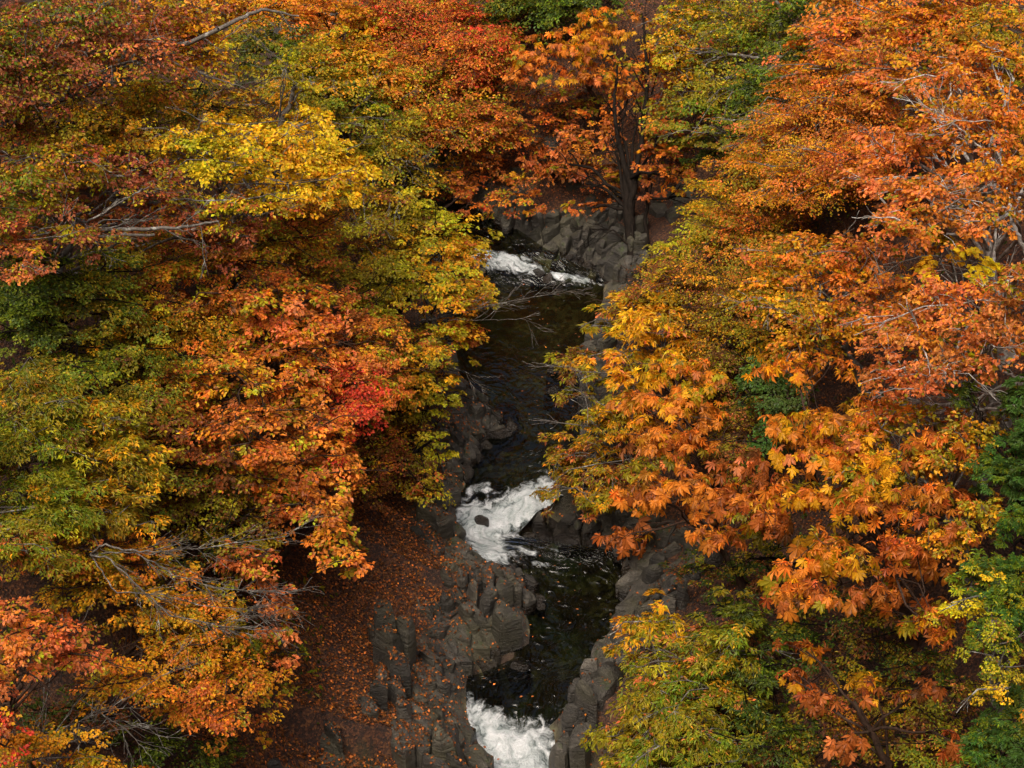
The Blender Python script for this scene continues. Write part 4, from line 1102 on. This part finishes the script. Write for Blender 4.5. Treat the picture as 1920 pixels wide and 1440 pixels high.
# ------------------------------------------------------------------ fallen leaves and undergrowth
def litter():
    tri = np.concatenate([GQ[:, [0, 1, 2]], GQ[:, [0, 2, 3]]])
    m = (np.abs(GV[:, 0]) < 22) & (GV[:, 1] > 22) & (GV[:, 1] < 85)
    tri = tri[m[tri].all(1)]
    tV = np.concatenate([GV] + STONE_V); off = len(GV)
    tT = np.concatenate([tri] + [t + off for t in STONE_T])
    bvh = BVHTree.FromPolygons(tV.tolist(), tT.tolist())
    pts = []
    zones = [(-7, 1.2, 29, 46, 64000), (-9, 1.2, 46, 60, 12000), (-6, 8, 56.5, 70, 26000), (1.2, 9, 30, 50, 13000)]
    for x0, x1, y0, y1, n in zones:
        x = rng.uniform(x0, x1, n); y = rng.uniform(y0, y1, n)
        d = glook(GD, x, y); nn = noise2(x, y, 0.9, 2)
        p = smooth(-0.0, 2.2, d + 0.7 * nn) * (0.84 if y0 < 55 else 0.6) + (0.16 if y0 < 55 else 0.4)
        ok = (d > -0.02) & (rng.random(n) < p)
        pts.append(np.stack([x[ok], y[ok]], 1))
    P = np.concatenate(pts)
    B, Nn = [], []
    for x, y in P:
        h = bvh.ray_cast(Vector((x, y, 60)), Vector((0, 0, -1)))
        if h[0] is not None and h[1].z > 0.45:
            B.append(h[0]); Nn.append(h[1])
    B = np.array([tuple(b) for b in B]); Nn = np.array([tuple(b) for b in Nn])
    n = len(B)
    B = B + Nn * rng.uniform(.004, .05, n)[:, None]
    Nn = Nn + rng.normal(0, .5, (n, 3))
    D = rng.normal(0, 1, (n, 3)); D -= (D * nrm(Nn)).sum(1, keepdims=True) * nrm(Nn)
    # a few afloat
    m = 900
    fx = rng.uniform(-4, 6, m); fy = rng.uniform(29, 60, m)
    ok = (glook(GD, fx, fy) < -0.05) & (noise2(fx, fy, 0.8, 2) > 0.0)
    fx, fy = fx[ok], fy[ok]
    B = np.concatenate([B, np.stack([fx, fy, glook(GW, fx, fy) + 0.03], 1)])
    Nn = np.concatenate([Nn, rng.normal(0, .05, (len(fx), 3)) + [0, 0, 1]])
    Df = rng.normal(0, 1, (len(fx), 3)) * [1, 1, 0.05]
    D = np.concatenate([D, Df]); n = len(B)
    w = parse_pal("RO6BR9OR1")
    C = PARR[rng.choice(len(PKEYS), n, p=w)] * np.exp(rng.normal(-.45, .45, n))[:, None]
    V, T, CC = leaf_geo('small', B, D, Nn, rng.uniform(.045, .09, n), C)
    o = mesh_obj("fallen_leaves", V, T, M_LITTER, None, CC)
    o["kind"] = "stuff"; o["label"] = "rust brown fallen leaves lying over the banks and stones"; o["category"] = "leaves"
    print("LITTER", n)
litter()
def undergrowth():
    n = 60000
    x = rng.uniform(-18, 18, n); y = rng.uniform(27, 76, n)
    d = glook(GD, x, y); nn = noise2(x, y, 0.6, 2, 4.0)
    ok = (d > 3.2) & (rng.random(n) < smooth(-0.3, 0.35, nn)) & ~((np.abs(x + 2) < 4) & (y > 57))
    x, y = x[ok], y[ok]; n = len(x)
    B = np.stack([x, y, gz(x, y) + rng.uniform(0.02, .4, n)], 1)
    D = rng.normal(0, 1, (n, 3)) * [1, 1, .5] + [0, 0, .3]
    Nn = rng.normal(0, .5, (n, 3)) + [0, 0, 1]
    C = PARR[rng.choice(len(PKEYS), n, p=parse_pal("DG5GR2OL3BR3RO1"))] * np.exp(rng.normal(-.2, .25, n))[:, None]
    V, T, CC = leaf_geo('narrow', B, D, Nn, rng.uniform(.10, .22, n), C)
    o = mesh_obj("undergrowth", V, T, M_LEAF, None, CC)
    o["kind"] = "stuff"; o["label"] = "dark green low undergrowth on the forest floor"; o["category"] = "undergrowth"
undergrowth()
